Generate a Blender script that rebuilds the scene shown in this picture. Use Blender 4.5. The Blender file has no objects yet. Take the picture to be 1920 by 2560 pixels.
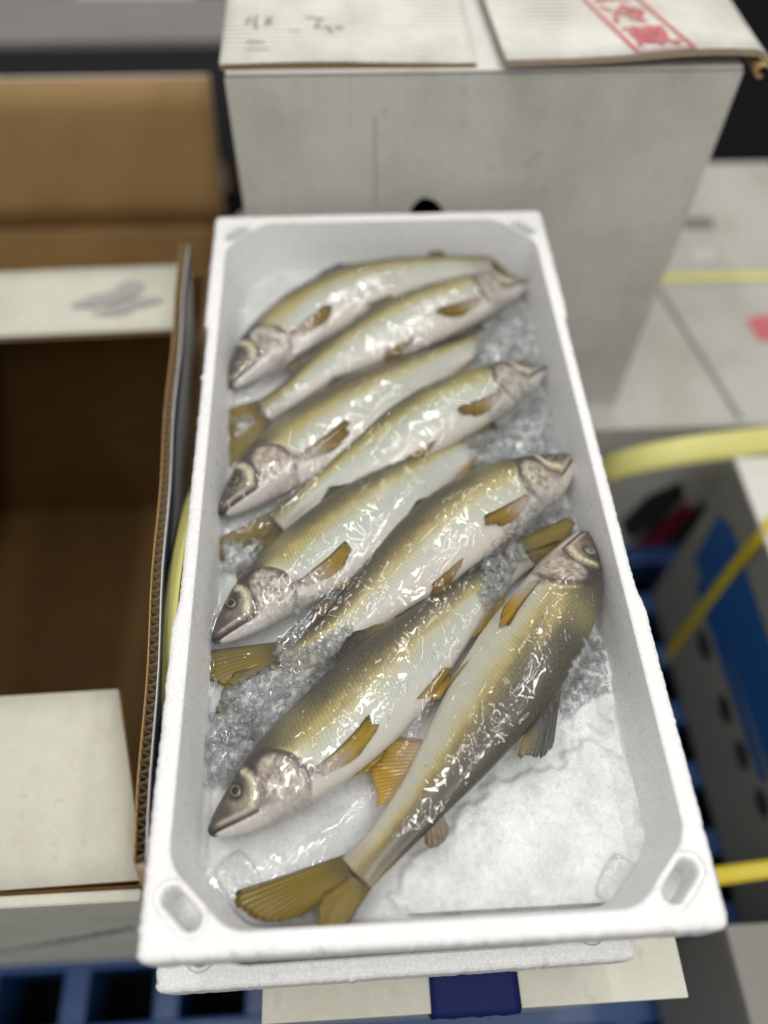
import bpy, bmesh, math, random
import numpy as np
from mathutils import Vector, Matrix

random.seed(7)
RNG = np.random.default_rng(7)
scene = bpy.context.scene
COL = scene.collection
R_ = math.radians

# ------------------------------------------------------------------ camera
CAM = np.array([-0.03515, -0.32963, 0.44188])
EUL = (0.588731, -0.014153, -0.052877)
FPX = 1944.75
cam_d = bpy.data.cameras.new("camera")
cam_d.sensor_fit = 'VERTICAL'
cam_d.sensor_height = 36.0
cam_d.lens = FPX / 2560 * 36.0
cam_d.clip_start = 0.01
cam_d.clip_end = 60
cam_d.dof.use_dof = True
cam_d.dof.focus_distance = 0.492
cam_d.dof.aperture_fstop = 1.75
cam_o = bpy.data.objects.new("camera", cam_d)
cam_o.location = CAM
cam_o.rotation_euler = EUL
COL.objects.link(cam_o)
scene.camera = cam_o

# ------------------------------------------------------------------ light: the hall's ceiling tubes, an added left fill, dim air
world = bpy.data.worlds.new("World")
scene.world = world
world.use_nodes = True
bg = world.node_tree.nodes["Background"]
bg.inputs[0].default_value = (1.0, 0.985, 0.95, 1)
bg.inputs[1].default_value = 0.44

def tube(loc, length, width, power, rotz=0.0, tilt=0.0):
    d = bpy.data.lights.new("overhead_light", 'AREA')
    d.shape = 'RECTANGLE'
    d.size = length
    d.size_y = width
    d.energy = power * 0.66
    d.color = (1.0, 0.975, 0.93)
    o = bpy.data.objects.new("overhead_light", d)
    o.location = loc
    o.rotation_euler = (tilt, 0, rotz)
    COL.objects.link(o)
    return o

def aimed(loc, target, length, width, power):
    o = tube(loc, width, length, power)
    d = Vector(target) - Vector(loc)
    o.rotation_euler = (0, math.atan2(-d.x, -d.z), 0)
aimed((0.40, -0.95, 2.10), (0.2, 0, 0), 1.2, 0.10, 14)
aimed((0.45, 0.60, 2.10), (0.2, 0, 0), 1.2, 0.10, 14)
aimed((1.05, -0.20, 2.05), (0, 0, 0), 1.2, 0.10, 11)
aimed((0.70, 2.00, 2.10), (0.3, 1.2, 0), 1.2, 0.10, 14)
aimed((0.30, -1.80, 2.05), (0, -0.5, 0), 1.2, 0.10, 11)
aimed((-0.65, -0.30, 2.05), (0, 0, 0), 1.2, 0.10, 18)  # fill lamp added on the left to brighten the foam box's right inner wall

scene.view_settings.view_transform = 'Standard'
scene.view_settings.look = 'None'
scene.view_settings.exposure = 0.08
scene.view_settings.gamma = 1.0
scene.view_settings.use_curve_mapping = False
scene.cycles.use_adaptive_sampling = True
scene.cycles.adaptive_threshold = 0.03
scene.cycles.max_bounces = 8
scene.cycles.transmission_bounces = 4
scene.cycles.transparent_max_bounces = 40
scene.cycles.diffuse_bounces = 5
scene.cycles.glossy_bounces = 3
scene.cycles.caustics_reflective = False
scene.cycles.caustics_refractive = False
scene.cycles.sample_clamp_indirect = 6.0
scene.cycles.use_denoising = True

# ------------------------------------------------------------------ measuring helpers (photo scale 1659 x 2212)
def _rot(e):
    return np.array(Matrix.Rotation(e[2], 3, 'Z') @ Matrix.Rotation(e[1], 3, 'Y') @ Matrix.Rotation(e[0], 3, 'X'))
CM = _rot(EUL)
DS = 1920 / 1659
def _ray(x, y):
    return CM @ np.array([(x * DS - 960) / FPX, -(y * DS - 1280) / FPX, -1.0])
def at_z(x, y, z):
    d = _ray(x, y); return CAM + d * ((z - CAM[2]) / d[2])
def at_x(x, y, X):
    d = _ray(x, y); return CAM + d * ((X - CAM[0]) / d[0])
def at_y(x, y, Y):
    d = _ray(x, y); return CAM + d * ((Y - CAM[1]) / d[1])

# ------------------------------------------------------------------ numpy noise
def vnoise(x, y, seed=0):
    r = np.random.default_rng(seed)
    n = 256
    tab = r.random((n, n))
    xi = np.floor(x).astype(int); yi = np.floor(y).astype(int)
    fx = x - xi; fy = y - yi
    fx = fx * fx * fx * (fx * (fx * 6 - 15) + 10); fy = fy * fy * fy * (fy * (fy * 6 - 15) + 10)
    a = tab[xi % n, yi % n]; b = tab[(xi + 1) % n, yi % n]
    c = tab[xi % n, (yi + 1) % n]; d = tab[(xi + 1) % n, (yi + 1) % n]
    return (a * (1 - fx) + b * fx) * (1 - fy) + (c * (1 - fx) + d * fx) * fy
def fbm(x, y, seed=0, oct=4):
    s = 0; a = 0.5
    for i in range(oct):
        s = s + a * vnoise(x, y, seed + i); x = x * 2.03; y = y * 2.03; a *= 0.5
    return s
def sstep(a, b, x):
    t = np.clip((x - a) / (b - a), 0, 1); return t * t * (3 - 2 * t)
def poly_sd(px, py, poly):
    """signed distance to polygon, positive inside"""
    poly = np.asarray(poly); n = len(poly)
    d = np.full(px.shape, 1e9); ins = np.zeros(px.shape, bool)
    for i in range(n):
        ax, ay = poly[i][:2]; bx, by = poly[(i + 1) % n][:2]
        ex, ey = bx - ax, by - ay
        t = np.clip(((px - ax) * ex + (py - ay) * ey) / (ex * ex + ey * ey + 1e-18), 0, 1)
        d = np.minimum(d, np.hypot(px - ax - t * ex, py - ay - t * ey))
        c = (ay > py) != (by > py)
        with np.errstate(divide='ignore', invalid='ignore'):
            xx = ax + (py - ay) * ex / (ey if abs(ey) > 1e-12 else 1e-12)
        ins ^= c & (px < xx)
    return np.where(ins, d, -d)

def lin(c):
    c = np.asarray(c, float) / 255.0
    return np.where(c <= 0.04045, c / 12.92, ((c + 0.055) / 1.055) ** 2.4)
def rgba(c):
    l = lin(c); return (float(l[0]), float(l[1]), float(l[2]), 1.0)

# ------------------------------------------------------------------ object helpers
def link(name, me, mat=None, parent=None, smooth=False):
    o = bpy.data.objects.new(name, me)
    COL.objects.link(o)
    if mat is not None:
        me.materials.append(mat)
    if parent is not None:
        o.parent = parent
    if smooth:
        me.polygons.foreach_set('use_smooth', np.ones(len(me.polygons), bool))
    return o
def npmesh(name, v, f, cols=None, uv=None):
    v = np.asarray(v, np.float32); f = np.asarray(f, np.int32)
    me = bpy.data.meshes.new(name)
    me.vertices.add(len(v)); me.vertices.foreach_set('co', v.ravel())
    k = f.shape[1]
    me.loops.add(f.size); me.loops.foreach_set('vertex_index', f.ravel())
    me.polygons.add(len(f))
    me.polygons.foreach_set('loop_start', np.arange(0, f.size, k, dtype=np.int32))
    me.update(calc_edges=True)
    if cols:
        for nm, c in cols.items():
            a = me.color_attributes.new(nm, 'FLOAT_COLOR', 'POINT')
            c4 = np.ones((len(v), 4), np.float32); c4[:, :c.shape[1]] = c
            a.data.foreach_set('color', c4.ravel())
    if uv is not None:
        l = me.uv_layers.new(name='UVMap')
        l.data.foreach_set('uv', np.asarray(uv, np.float32)[f.ravel()].ravel())
    me.validate()
    return me
def grid_faces(nu, nv, closed_v=False):
    i = np.arange(nu - 1)[:, None]; j = np.arange(nv if closed_v else nv - 1)[None, :]
    a = i * nv + j; b = (i + 1) * nv + j
    c = (i + 1) * nv + (j + 1) % nv; d = i * nv + (j + 1) % nv
    return np.stack([a, b, c, d], -1).reshape(-1, 4)
def tag(o, label, cat, group=None, kind=None):
    if label: o['label'] = label
    if cat: o['category'] = cat
    if group: o['group'] = group
    if kind: o['kind'] = kind
    return o
def thing(name, label, cat, loc=(0, 0, 0), rz=0.0, group=None):
    o = bpy.data.objects.new(name, None); COL.objects.link(o)
    o.empty_display_size = 0.02
    o.location = loc; o.rotation_euler = (0, 0, rz)
    return tag(o, label, cat, group)
def box_mesh(name, x0, x1, y0, y1, z0, z1, bev=0.0, seg=2):
    bm = bmesh.new()
    vs = [bm.verts.new(p) for p in [(x0, y0, z0), (x1, y0, z0), (x1, y1, z0), (x0, y1, z0), (x0, y0, z1), (x1, y0, z1), (x1, y1, z1), (x0, y1, z1)]]
    for q in [(3, 2, 1, 0), (4, 5, 6, 7), (0, 1, 5, 4), (1, 2, 6, 5), (2, 3, 7, 6), (3, 0, 4, 7)]:
        bm.faces.new([vs[i] for i in q])
    if bev:
        bmesh.ops.bevel(bm, geom=bm.edges[:], offset=bev, segments=seg, profile=0.6, affect='EDGES')
    me = bpy.data.meshes.new(name); bm.to_mesh(me); bm.free()
    return me

# ------------------------------------------------------------------ materials
class NT:
    def __init__(s, name):
        s.m = bpy.data.materials.new(name); s.m.use_nodes = True
        s.t = s.m.node_tree; s.t.nodes.clear()
        s.out = s.n('ShaderNodeOutputMaterial')
    def n(s, typ, **kw):
        nd = s.t.nodes.new(typ)
        for k, v in kw.items():
            if k.startswith('i_'):
                nd.inputs[k[2:].replace('_', ' ')].default_value = v
            else:
                setattr(nd, k, v)
        return nd
    def l(s, a, b): s.t.links.new(a, b)
    def math(s, op, a, b=None, c=None, clamp=False):
        nd = s.n('ShaderNodeMath', operation=op, use_clamp=clamp)
        for i, q in enumerate((a, b, c)):
            if q is None: continue
            if isinstance(q, (int, float)): nd.inputs[i].default_value = q
            else: s.l(q, nd.inputs[i])
        return nd.outputs[0]
    def mix(s, fac, a, b, typ='MIX'):
        nd = s.n('ShaderNodeMix', data_type='RGBA', blend_type=typ)
        for q, i in ((fac, 0), (a, 6), (b, 7)):
            if isinstance(q, (int, float)): nd.inputs[i].default_value = q
            elif isinstance(q, tuple): nd.inputs[i].default_value = q
            else: s.l(q, nd.inputs[i])
        return nd.outputs[2]
    def ramp(s, fac, stops, interp='LINEAR'):
        nd = s.n('ShaderNodeValToRGB'); cr = nd.color_ramp; cr.interpolation = interp
        while len(cr.elements) < len(stops): cr.elements.new(0.5)
        for e, (p, c) in zip(cr.elements, stops):
            e.position = p; e.color = c if isinstance(c, tuple) else (c, c, c, 1)
        s.l(fac, nd.inputs[0]); return nd.outputs[0]
    def coord(s, out='Object', scale=None, rot=None, loc=None):
        tc = s.n('ShaderNodeTexCoord'); o = tc.outputs[out]
        if scale is not None or rot is not None or loc is not None:
            mp = s.n('ShaderNodeMapping')
            if scale is not None: mp.inputs['Scale'].default_value = scale
            if rot is not None: mp.inputs['Rotation'].default_value = rot
            if loc is not None: mp.inputs['Location'].default_value = loc
            s.l(o, mp.inputs[0]); o = mp.outputs[0]
        return o
    def noise(s, vec, scale, detail=3, rough=0.55):
        nd = s.n('ShaderNodeTexNoise'); nd.inputs['Scale'].default_value = scale
        nd.inputs['Detail'].default_value = detail; nd.inputs['Roughness'].default_value = rough
        s.l(vec, nd.inputs['Vector']); return nd.outputs[0]
    def voro(s, vec, scale, feature='F1', rand=1.0, dim='3D'):
        nd = s.n('ShaderNodeTexVoronoi', feature=feature, voronoi_dimensions=dim)
        nd.inputs['Scale'].default_value = scale; nd.inputs['Randomness'].default_value = rand
        s.l(vec, nd.inputs['Vector']); return nd.outputs[0]
    def bump(s, h, strength=0.3, dist=0.001, normal=None):
        nd = s.n('ShaderNodeBump'); nd.inputs['Strength'].default_value = strength
        nd.inputs['Distance'].default_value = dist; s.l(h, nd.inputs['Height'])
        if normal is not None: s.l(normal, nd.inputs['Normal'])
        return nd.outputs[0]
    def princ(s, base=None, rough=0.5, normal=None, **kw):
        nd = s.n('ShaderNodeBsdfPrincipled')
        if base is not None:
            if isinstance(base, tuple): nd.inputs['Base Color'].default_value = base
            else: s.l(base, nd.inputs['Base Color'])
        if isinstance(rough, (int, float)): nd.inputs['Roughness'].default_value = rough
        else: s.l(rough, nd.inputs['Roughness'])
        if normal is not None: s.l(normal, nd.inputs['Normal'])
        for k, v in kw.items():
            i = nd.inputs[k.replace('_', ' ')]
            if isinstance(v, (int, float, tuple)): i.default_value = v
            else: s.l(v, i)
        return nd.outputs[0]
    def done(s, sh):
        s.l(sh, s.out.inputs[0]); return s.m

def mat_foam():
    t = NT('expanded_foam'); c = t.coord('Object')
    warp = t.n('ShaderNodeVectorMath', operation='ADD')
    nz = t.n('ShaderNodeTexNoise'); nz.inputs['Scale'].default_value = 60; t.l(c, nz.inputs['Vector'])
    sc = t.n('ShaderNodeVectorMath', operation='SCALE'); sc.inputs['Scale'].default_value = 0.003
    t.l(nz.outputs['Color'], sc.inputs[0]); t.l(c, warp.inputs[0]); t.l(sc.outputs[0], warp.inputs[1])
    e = t.voro(warp.outputs[0], 330, 'DISTANCE_TO_EDGE')
    seam = t.ramp(e, [(0.0, 0.45), (0.09, 0.9), (0.3, 1.0)])
    cell = t.n('ShaderNodeTexVoronoi'); cell.inputs['Scale'].default_value = 330; t.l(warp.outputs[0], cell.inputs['Vector'])
    tone = t.math('MULTIPLY_ADD', t.math('FRACT', t.math('MULTIPLY', cell.outputs['Color'], 7.31)), 0.05, 0.95)
    big = t.noise(c, 22, 4)
    col = t.mix(seam, (0.60, 0.60, 0.61, 1), (0.88, 0.88, 0.885, 1))
    col = t.mix(1.0, col, tone, 'MULTIPLY')
    col = t.mix(t.math('MULTIPLY', t.ramp(big, [(0.42, 0.0), (0.75, 1.0)]), 0.25), col, (0.72, 0.71, 0.69, 1))
    wet = t.ramp(t.noise(c, 95, 2), [(0.58, 0.5), (0.68, 0.16)])
    fine = t.noise(c, 900, 2)
    h = t.math('ADD', t.math('MULTIPLY', seam, 1.0), t.math('MULTIPLY', fine, 0.35))
    return t.done(t.princ(col, wet, t.bump(h, 0.30, 0.0005)))

def mat_board(name, base, dirt=(0.30, 0.27, 0.20, 1), stripes=None, stripe_amt=0.25, dirt_amt=0.5, scale=1.0, rough=0.75, streak=False):
    t = NT(name); c = t.coord('Object')
    big = t.noise(c, 9 * scale, 5, 0.65)
    fine = t.noise(c, 240, 3)
    col = t.mix(t.math('MULTIPLY', t.ramp(big, [(0.45, 0.0), (0.72, 1.0)]), dirt_amt), base, dirt)
    speck = t.ramp(t.noise(c, 70, 2), [(0.66, 0.0), (0.72, 1.0)])
    col = t.mix(t.math('MULTIPLY', speck, 0.35 * dirt_amt), col, (0.08, 0.07, 0.06, 1))
    h = t.math('MULTIPLY', fine, 0.3)
    if streak:
        st = t.noise(t.coord('Object', scale=(150, 150, 4)), 1.0, 3, 0.6)
        col = t.mix(t.math('MULTIPLY', t.ramp(st, [(0.45, 0.0), (0.75, 1.0)]), 0.16), col, (0.34, 0.32, 0.27, 1))
        h = t.math('ADD', h, t.math('MULTIPLY', st, 1.2))
    if stripes:
        axis, per = stripes
        sx = t.n('ShaderNodeSeparateXYZ'); t.l(c, sx.inputs[0])
        v = sx.outputs['XYZ'.index(axis)]
        wv = t.math('SINE', t.math('MULTIPLY', v, 2 * math.pi / per))
        wv = t.math('MULTIPLY_ADD', wv, 0.5, 0.5)
        patch = t.ramp(t.noise(t.coord('Object', scale=(1, 1, 1)), 14, 4), [(0.36, 0.0), (0.62, 1.0)])
        lnm = t.math('POWER', wv, 4.0)
        col = t.mix(t.math('MULTIPLY', t.math('MULTIPLY', lnm, patch), stripe_amt), col, (0.16, 0.15, 0.13, 1))
        h = t.math('ADD', h, t.math('MULTIPLY', wv, 0.8))
    col = t.mix(1.0, col, t.math('MULTIPLY_ADD', fine, 0.16, 0.92), 'MULTIPLY')
    return t.done(t.princ(col, rough, t.bump(h, 0.25, 0.0006)))

def mat_plain(name, base, rough=0.5, bumps=0.15, nscale=150, var=0.12, **kw):
    t = NT(name); c = t.coord('Object')
    n1 = t.noise(c, nscale, 3); n2 = t.noise(c, nscale * 0.07, 4)
    col = t.mix(1.0, base, t.math('MULTIPLY_ADD', n2, var * 2, 1 - var), 'MULTIPLY')
    return t.done(t.princ(col, rough, t.bump(n1, bumps, 0.0005), **kw))

def mat_fish():
    t = NT('fish_skin')
    col = t.n('ShaderNodeVertexColor', layer_name='Col').outputs[0]
    ms = t.n('ShaderNodeVertexColor', layer_name='Msk').outputs[0]
    sp = t.n('ShaderNodeSeparateColor'); t.l(ms, sp.inputs[0])
    amt, mot, hd = sp.outputs[0], sp.outputs[1], sp.outputs[2]
    uv = t.n('ShaderNodeUVMap', uv_map='UVMap').outputs[0]
    def rotd(a, sx, sy):
        mp = t.n('ShaderNodeMapping'); mp.inputs['Rotation'].default_value = (0, 0, a)
        mp.inputs['Scale'].default_value = (sx, sy, 1); t.l(uv, mp.inputs[0]); return mp.outputs[0]
    scales = t.voro(rotd(R_(32), 1.0, 1.25), 600, 'DISTANCE_TO_EDGE', 0.35, '2D')
    sl = t.ramp(scales, [(0.0, 1.0), (0.16, 0.25), (0.32, 0.0)])
    # oblique scale rows
    sx = t.n('ShaderNodeSeparateXYZ'); t.l(rotd(R_(-24), 1, 1), sx.inputs[0])
    wob = t.math('MULTIPLY', t.noise(uv, 160, 2), 2.6)
    rows = t.math('SINE', t.math('ADD', t.math('MULTIPLY', sx.outputs[0], 2 * math.pi / 0.0025), wob))
    rows = t.ramp(rows, [(0.25, 0.0), (0.9, 1.0)])
    mott = t.ramp(t.noise(uv, 850, 2, 0.6), [(0.38, 0.0), (0.62, 1.0)])
    patch = t.ramp(t.noise(uv, 60, 3), [(0.3, 0.35), (0.7, 1.0)])
    dark = t.mix(1.0, col, (0.30, 0.31, 0.25, 1), 'MULTIPLY')
    f1 = t.math('MULTIPLY', t.math('MAXIMUM', t.math('MULTIPLY', sl, 0.60), t.math('MULTIPLY', rows, 0.75)), t.math('MULTIPLY', amt, patch))
    c1 = t.mix(f1, col, dark)
    light = t.mix(1.0, c1, (1.6, 1.5, 1.35, 1), 'MULTIPLY')
    c2 = t.mix(t.math('MULTIPLY', mott, mot), c1, t.mix(0.4, light, (0.28, 0.25, 0.15, 1)))
    dm = t.mix(1.0, c2, (0.45, 0.45, 0.42, 1), 'MULTIPLY')
    c3 = t.mix(t.math('MULTIPLY', t.math('SUBTRACT', 1.0, mott), t.math('MULTIPLY', mot, 0.6)), c2, dm)
    hn = t.ramp(t.noise(uv, 480, 3, 0.7), [(0.35, 0.72), (0.65, 1.12)])
    c4 = t.mix(hd, c3, t.mix(1.0, c3, hn, 'MULTIPLY'))
    h = t.math('SUBTRACT', t.math('MULTIPLY', t.noise(uv, 300, 2), 0.5), t.math('MULTIPLY', f1, 0.9))
    nrm = t.bump(h, 0.35, 0.0004)
    return t.done(t.princ(c4, 0.40, nrm, Coat_Weight=0.32, Coat_Roughness=0.20, Specular_IOR_Level=0.45))

def mat_fin():
    t = NT('fin_membrane')
    col = t.n('ShaderNodeVertexColor', layer_name='Col').outputs[0]
    ms = t.n('ShaderNodeVertexColor', layer_name='Msk').outputs[0]
    sp = t.n('ShaderNodeSeparateColor'); t.l(ms, sp.inputs[0])
    alpha = sp.outputs[0]
    uv = t.n('ShaderNodeUVMap', uv_map='UVMap').outputs[0]
    sx = t.n('ShaderNodeSeparateXYZ'); t.l(uv, sx.inputs[0])
    ray = t.math('SINE', t.math('MULTIPLY', sx.outputs[0], 2 * math.pi))
    rr = t.ramp(ray, [(0.0, 0.0), (1.0, 1.0)])
    c = t.mix(t.math('MULTIPLY', rr, 0.28), col, t.mix(1.0, col, (0.42, 0.36, 0.22, 1), 'MULTIPLY'))
    n = t.noise(uv, 9, 3)
    c = t.mix(1.0, c, t.math('MULTIPLY_ADD', n, 0.5, 0.75), 'MULTIPLY')
    p = t.princ(c, 0.28, t.bump(ray, 0.4, 0.0003), Coat_Weight=0.5, Coat_Roughness=0.08)
    tr = t.n('ShaderNodeBsdfTranslucent'); t.l(c, tr.inputs[0])
    m1 = t.n('ShaderNodeMixShader'); m1.inputs[0].default_value = 0.35; t.l(p, m1.inputs[1]); t.l(tr.outputs[0], m1.inputs[2])
    tp = t.n('ShaderNodeBsdfTransparent')
    m2 = t.n('ShaderNodeMixShader'); t.l(alpha, m2.inputs[0]); t.l(tp.outputs[0], m2.inputs[1]); t.l(m1.outputs[0], m2.inputs[2])
    return t.done(m2.outputs[0])

def mat_vcol(name, rough=0.15, **kw):
    t = NT(name)
    col = t.n('ShaderNodeVertexColor', layer_name='Col').outputs[0]
    return t.done(t.princ(col, rough, **kw))

def mat_film():
    t = NT('clear_film'); c = t.coord('Object')
    w1 = t.noise(c, 34, 2, 0.5)
    def crease(scale, rot, sc, wid):
        n = t.noise(t.coord('Object', scale=sc, rot=(0, 0, R_(rot))), scale, 2, 0.45)
        return t.ramp(t.math('ABSOLUTE', t.math('SUBTRACT', n, 0.5)), [(0.0, 1.0), (wid, 0.2), (wid * 3, 0.0)])
    c1 = crease(46, -40, (1.0, 0.30, 1), 0.016); c2 = crease(75, 35, (1.0, 0.45, 1), 0.018); c3 = crease(190, -60, (1.0, 0.5, 1), 0.03)
    msk = t.ramp(t.noise(c, 30, 2), [(0.49, 0.0), (0.66, 1.0)])
    cr = t.math('MULTIPLY', t.math('ADD', t.math('ADD', c1, t.math('MULTIPLY', c2, 0.45)), t.math('MULTIPLY', c3, 0.15)), msk)
    h = t.math('ADD', t.math('MULTIPLY', w1, 1.5), t.math('MULTIPLY', cr, 0.27))
    nrm = t.bump(h, 0.75, 0.0022)
    fr = t.n('ShaderNodeFresnel'); fr.inputs['IOR'].default_value = 1.5
    fac = t.math('MINIMUM', t.math('MULTIPLY_ADD', fr.outputs[0], 1.2, 0.015), 0.17)
    gl = t.n('ShaderNodeBsdfGlossy'); gl.inputs['Roughness'].default_value = 0.022; t.l(nrm, gl.inputs['Normal'])
    tp = t.n('ShaderNodeBsdfTransparent'); tp.inputs[0].default_value = (0.985, 0.988, 0.985, 1)
    m = t.n('ShaderNodeMixShader'); t.l(fac, m.inputs[0]); t.l(tp.outputs[0], m.inputs[1]); t.l(gl.outputs[0], m.inputs[2])
    return t.done(m.outputs[0])

def mat_ice():
    t = NT('crushed_ice'); c = t.coord('Object')
    n = t.noise(c, 420, 3)
    nrm = t.bump(n, 0.5, 0.0006)
    fr = t.n('ShaderNodeFresnel'); fr.inputs['IOR'].default_value = 1.45
    df = t.n('ShaderNodeBsdfDiffuse'); df.inputs[0].default_value = (0.90, 0.92, 0.93, 1); t.l(nrm, df.inputs['Normal'])
    tl = t.n('ShaderNodeBsdfTranslucent'); tl.inputs[0].default_value = (0.95, 0.97, 0.98, 1)
    tp = t.n('ShaderNodeBsdfTransparent'); tp.inputs[0].default_value = (0.985, 0.99, 0.99, 1)
    m0 = t.n('ShaderNodeMixShader'); m0.inputs[0].default_value = 0.5; t.l(df.outputs[0], m0.inputs[1]); t.l(tl.outputs[0], m0.inputs[2])
    cloud = t.ramp(t.noise(c, 160, 3), [(0.35, 0.07), (0.7, 0.32)])
    m1 = t.n('ShaderNodeMixShader'); t.l(cloud, m1.inputs[0]); t.l(tp.outputs[0], m1.inputs[1]); t.l(m0.outputs[0], m1.inputs[2])
    gl = t.n('ShaderNodeBsdfGlossy'); gl.inputs['Roughness'].default_value = 0.06; t.l(nrm, gl.inputs['Normal'])
    m2 = t.n('ShaderNodeMixShader'); t.l(t.math('MINIMUM', fr.outputs[0], 0.22), m2.inputs[0]); t.l(m1.outputs[0], m2.inputs[1]); t.l(gl.outputs[0], m2.inputs[2])
    return t.done(m2.outputs[0])

def mat_slush():
    t = NT('packed_slush'); c = t.coord('Object')
    v = t.voro(c, 950, 'F1'); n = t.noise(c, 620, 4, 0.7)
    big = t.noise(c, 45, 3)
    col = t.mix(t.ramp(big, [(0.35, 0.0), (0.65, 1.0)]), (0.58, 0.60, 0.61, 1), (0.74, 0.75, 0.755, 1))
    h = t.math('ADD', t.math('MULTIPLY', v, 0.9), n)
    rg = t.ramp(t.noise(c, 400, 2), [(0.45, 0.22), (0.62, 0.6)])
    col = t.mix(t.math('MULTIPLY', t.ramp(t.noise(c, 330, 3, 0.7), [(0.5, 0.0), (0.72, 1.0)]), 0.45), col, (0.42, 0.44, 0.45, 1))
    return t.done(t.princ(col, rg, t.bump(h, 0.30, 0.0006), Coat_Weight=0.10, Coat_Roughness=0.08))

M = {}
M['foam'] = mat_foam()
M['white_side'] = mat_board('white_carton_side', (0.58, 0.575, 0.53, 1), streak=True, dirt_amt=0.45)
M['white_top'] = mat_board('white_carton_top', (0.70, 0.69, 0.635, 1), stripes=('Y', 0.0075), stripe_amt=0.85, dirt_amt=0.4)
M['white_plain'] = mat_board('white_carton_plain', (0.60, 0.595, 0.51, 1), dirt_amt=0.3)
M['dull_white'] = mat_board('dull_white_carton', (0.47, 0.465, 0.43, 1), dirt_amt=0.5)
M['shaded_side'] = mat_board('shaded_carton_side', (0.23, 0.227, 0.212, 1), dirt_amt=0.35)  # white board with the shade of the gap put into its colour
M['white_cool'] = mat_board('white_carton_cool', (0.66, 0.655, 0.62, 1), dirt_amt=0.35)
M['kraft'] = mat_board('kraft_liner', (0.40, 0.255, 0.105, 1), dirt=(0.27, 0.16, 0.06, 1), stripes=('X', 0.008), stripe_amt=0.06, dirt_amt=0.5)
M['kraft_shaded'] = mat_board('shaded_kraft_liner', (0.17, 0.088, 0.022, 1), dirt=(0.105, 0.052, 0.014, 1), stripes=('X', 0.008), stripe_amt=0.06, dirt_amt=0.5)  # kraft darkened: the shade inside the open carton is put into its colour
M['kraft_edge'] = mat_board('kraft_fluting', (0.33, 0.25, 0.16, 1), dirt_amt=0.2)
M['liner_edge'] = mat_board('pale_liner_edge', (0.50, 0.43, 0.32, 1), dirt_amt=0.2)
M['navy'] = mat_plain('navy_print', (0.012, 0.022, 0.105, 1), 0.4)
M['tape'] = mat_plain('navy_tape', (0.005, 0.012, 0.085, 1), 0.55, 0.3, 60, Specular_IOR_Level=0.15)
M['strap'] = mat_plain('pale_yellow_strap', (0.66, 0.63, 0.22, 1), 0.4, 0.4, 300)
M['strap_dark'] = mat_plain('yellow_strap', (0.58, 0.46, 0.015, 1), 0.4)
M['pallet'] = mat_plain('blue_plastic', (0.014, 0.055, 0.18, 1), 0.38, 0.2, 80, 0.25)
M['black'] = mat_plain('black_plastic', (0.008, 0.008, 0.009, 1), 0.5)
M['steel'] = mat_plain('grey_steel', (0.22, 0.205, 0.20, 1), 0.42, 0.2, 60, 0.2)
M['steel_dark'] = mat_plain('dark_steel', (0.045, 0.045, 0.05, 1), 0.45)
M['floor'] = mat_plain('dark_concrete', (0.006, 0.0065, 0.008, 1), 0.9, 0.4, 40, 0.3, Specular_IOR_Level=0.1)
M['red'] = mat_plain('red_ink', (0.56, 0.14, 0.155, 1), 0.6, 0.1, 300, 0.3)
M['faint_ink'] = mat_plain('faint_ink', (0.36, 0.36, 0.34, 1), 0.7)
M['ink'] = mat_plain('grey_ink', (0.18, 0.18, 0.18, 1), 0.7)
M['blue_ink'] = mat_plain('blue_ink', (0.008, 0.085, 0.30, 1), 0.5)
M['red_ink2'] = mat_plain('dark_red_ink', (0.28, 0.012, 0.025, 1), 0.5)
M['black_ink'] = mat_plain('black_ink', (0.02, 0.02, 0.02, 1), 0.6)
M['brown'] = mat_plain('rust_brown_board', (0.22, 0.075, 0.02, 1), 0.7)
M['fish'] = mat_fish()
M['fin'] = mat_fin()
M['eye'] = mat_vcol('eye_wet', 0.2, Coat_Weight=0.3, Coat_Roughness=0.03)
M['film'] = mat_film()
M['ice'] = mat_ice()
M['slush'] = mat_slush()
def mat_water():
    t = NT('water_drop')
    fr = t.n('ShaderNodeFresnel'); fr.inputs['IOR'].default_value = 1.4
    tp = t.n('ShaderNodeBsdfTransparent'); gl = t.n('ShaderNodeBsdfGlossy'); gl.inputs['Roughness'].default_value = 0.03
    m = t.n('ShaderNodeMixShader'); t.l(fr.outputs[0], m.inputs[0]); t.l(tp.outputs[0], m.inputs[1]); t.l(gl.outputs[0], m.inputs[2])
    return t.done(m.outputs[0])
M['water'] = mat_water()

# ------------------------------------------------------------------ setting
o = link('floor', npmesh('floor', [(-6, -4, -0.78), (6, -4, -0.78), (6, 8, -0.78), (-6, 8, -0.78)], [(0, 1, 2, 3)]), M['floor'])
o['kind'] = 'structure'

# blue plastic pallet under the stacks, every bar a part
pal = thing('plastic_pallet', 'blue plastic grid pallet underneath all the stacked boxes', 'pallet', (0, 0, -0.62))
barx = box_mesh('pallet_bar_long', -0.85, 0.85, -0.016, 0.016, -0.09, 0.0, 0.004)
bary = box_mesh('pallet_bar_short', -0.015, 0.015, -0.62, 0.82, -0.085, -0.002, 0.004)
barx.materials.append(M['pallet']); bary.materials.append(M['pallet'])
for k in range(17):
    b = bpy.data.objects.new('bar', barx); COL.objects.link(b); b.parent = pal
    b.location = (0, -0.58 + k * 0.086, 0)
for k in range(16):
    b = bpy.data.objects.new('bar', bary); COL.objects.link(b); b.parent = pal
    b.location = (-0.8 + k * 0.106, 0, 0)

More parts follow.
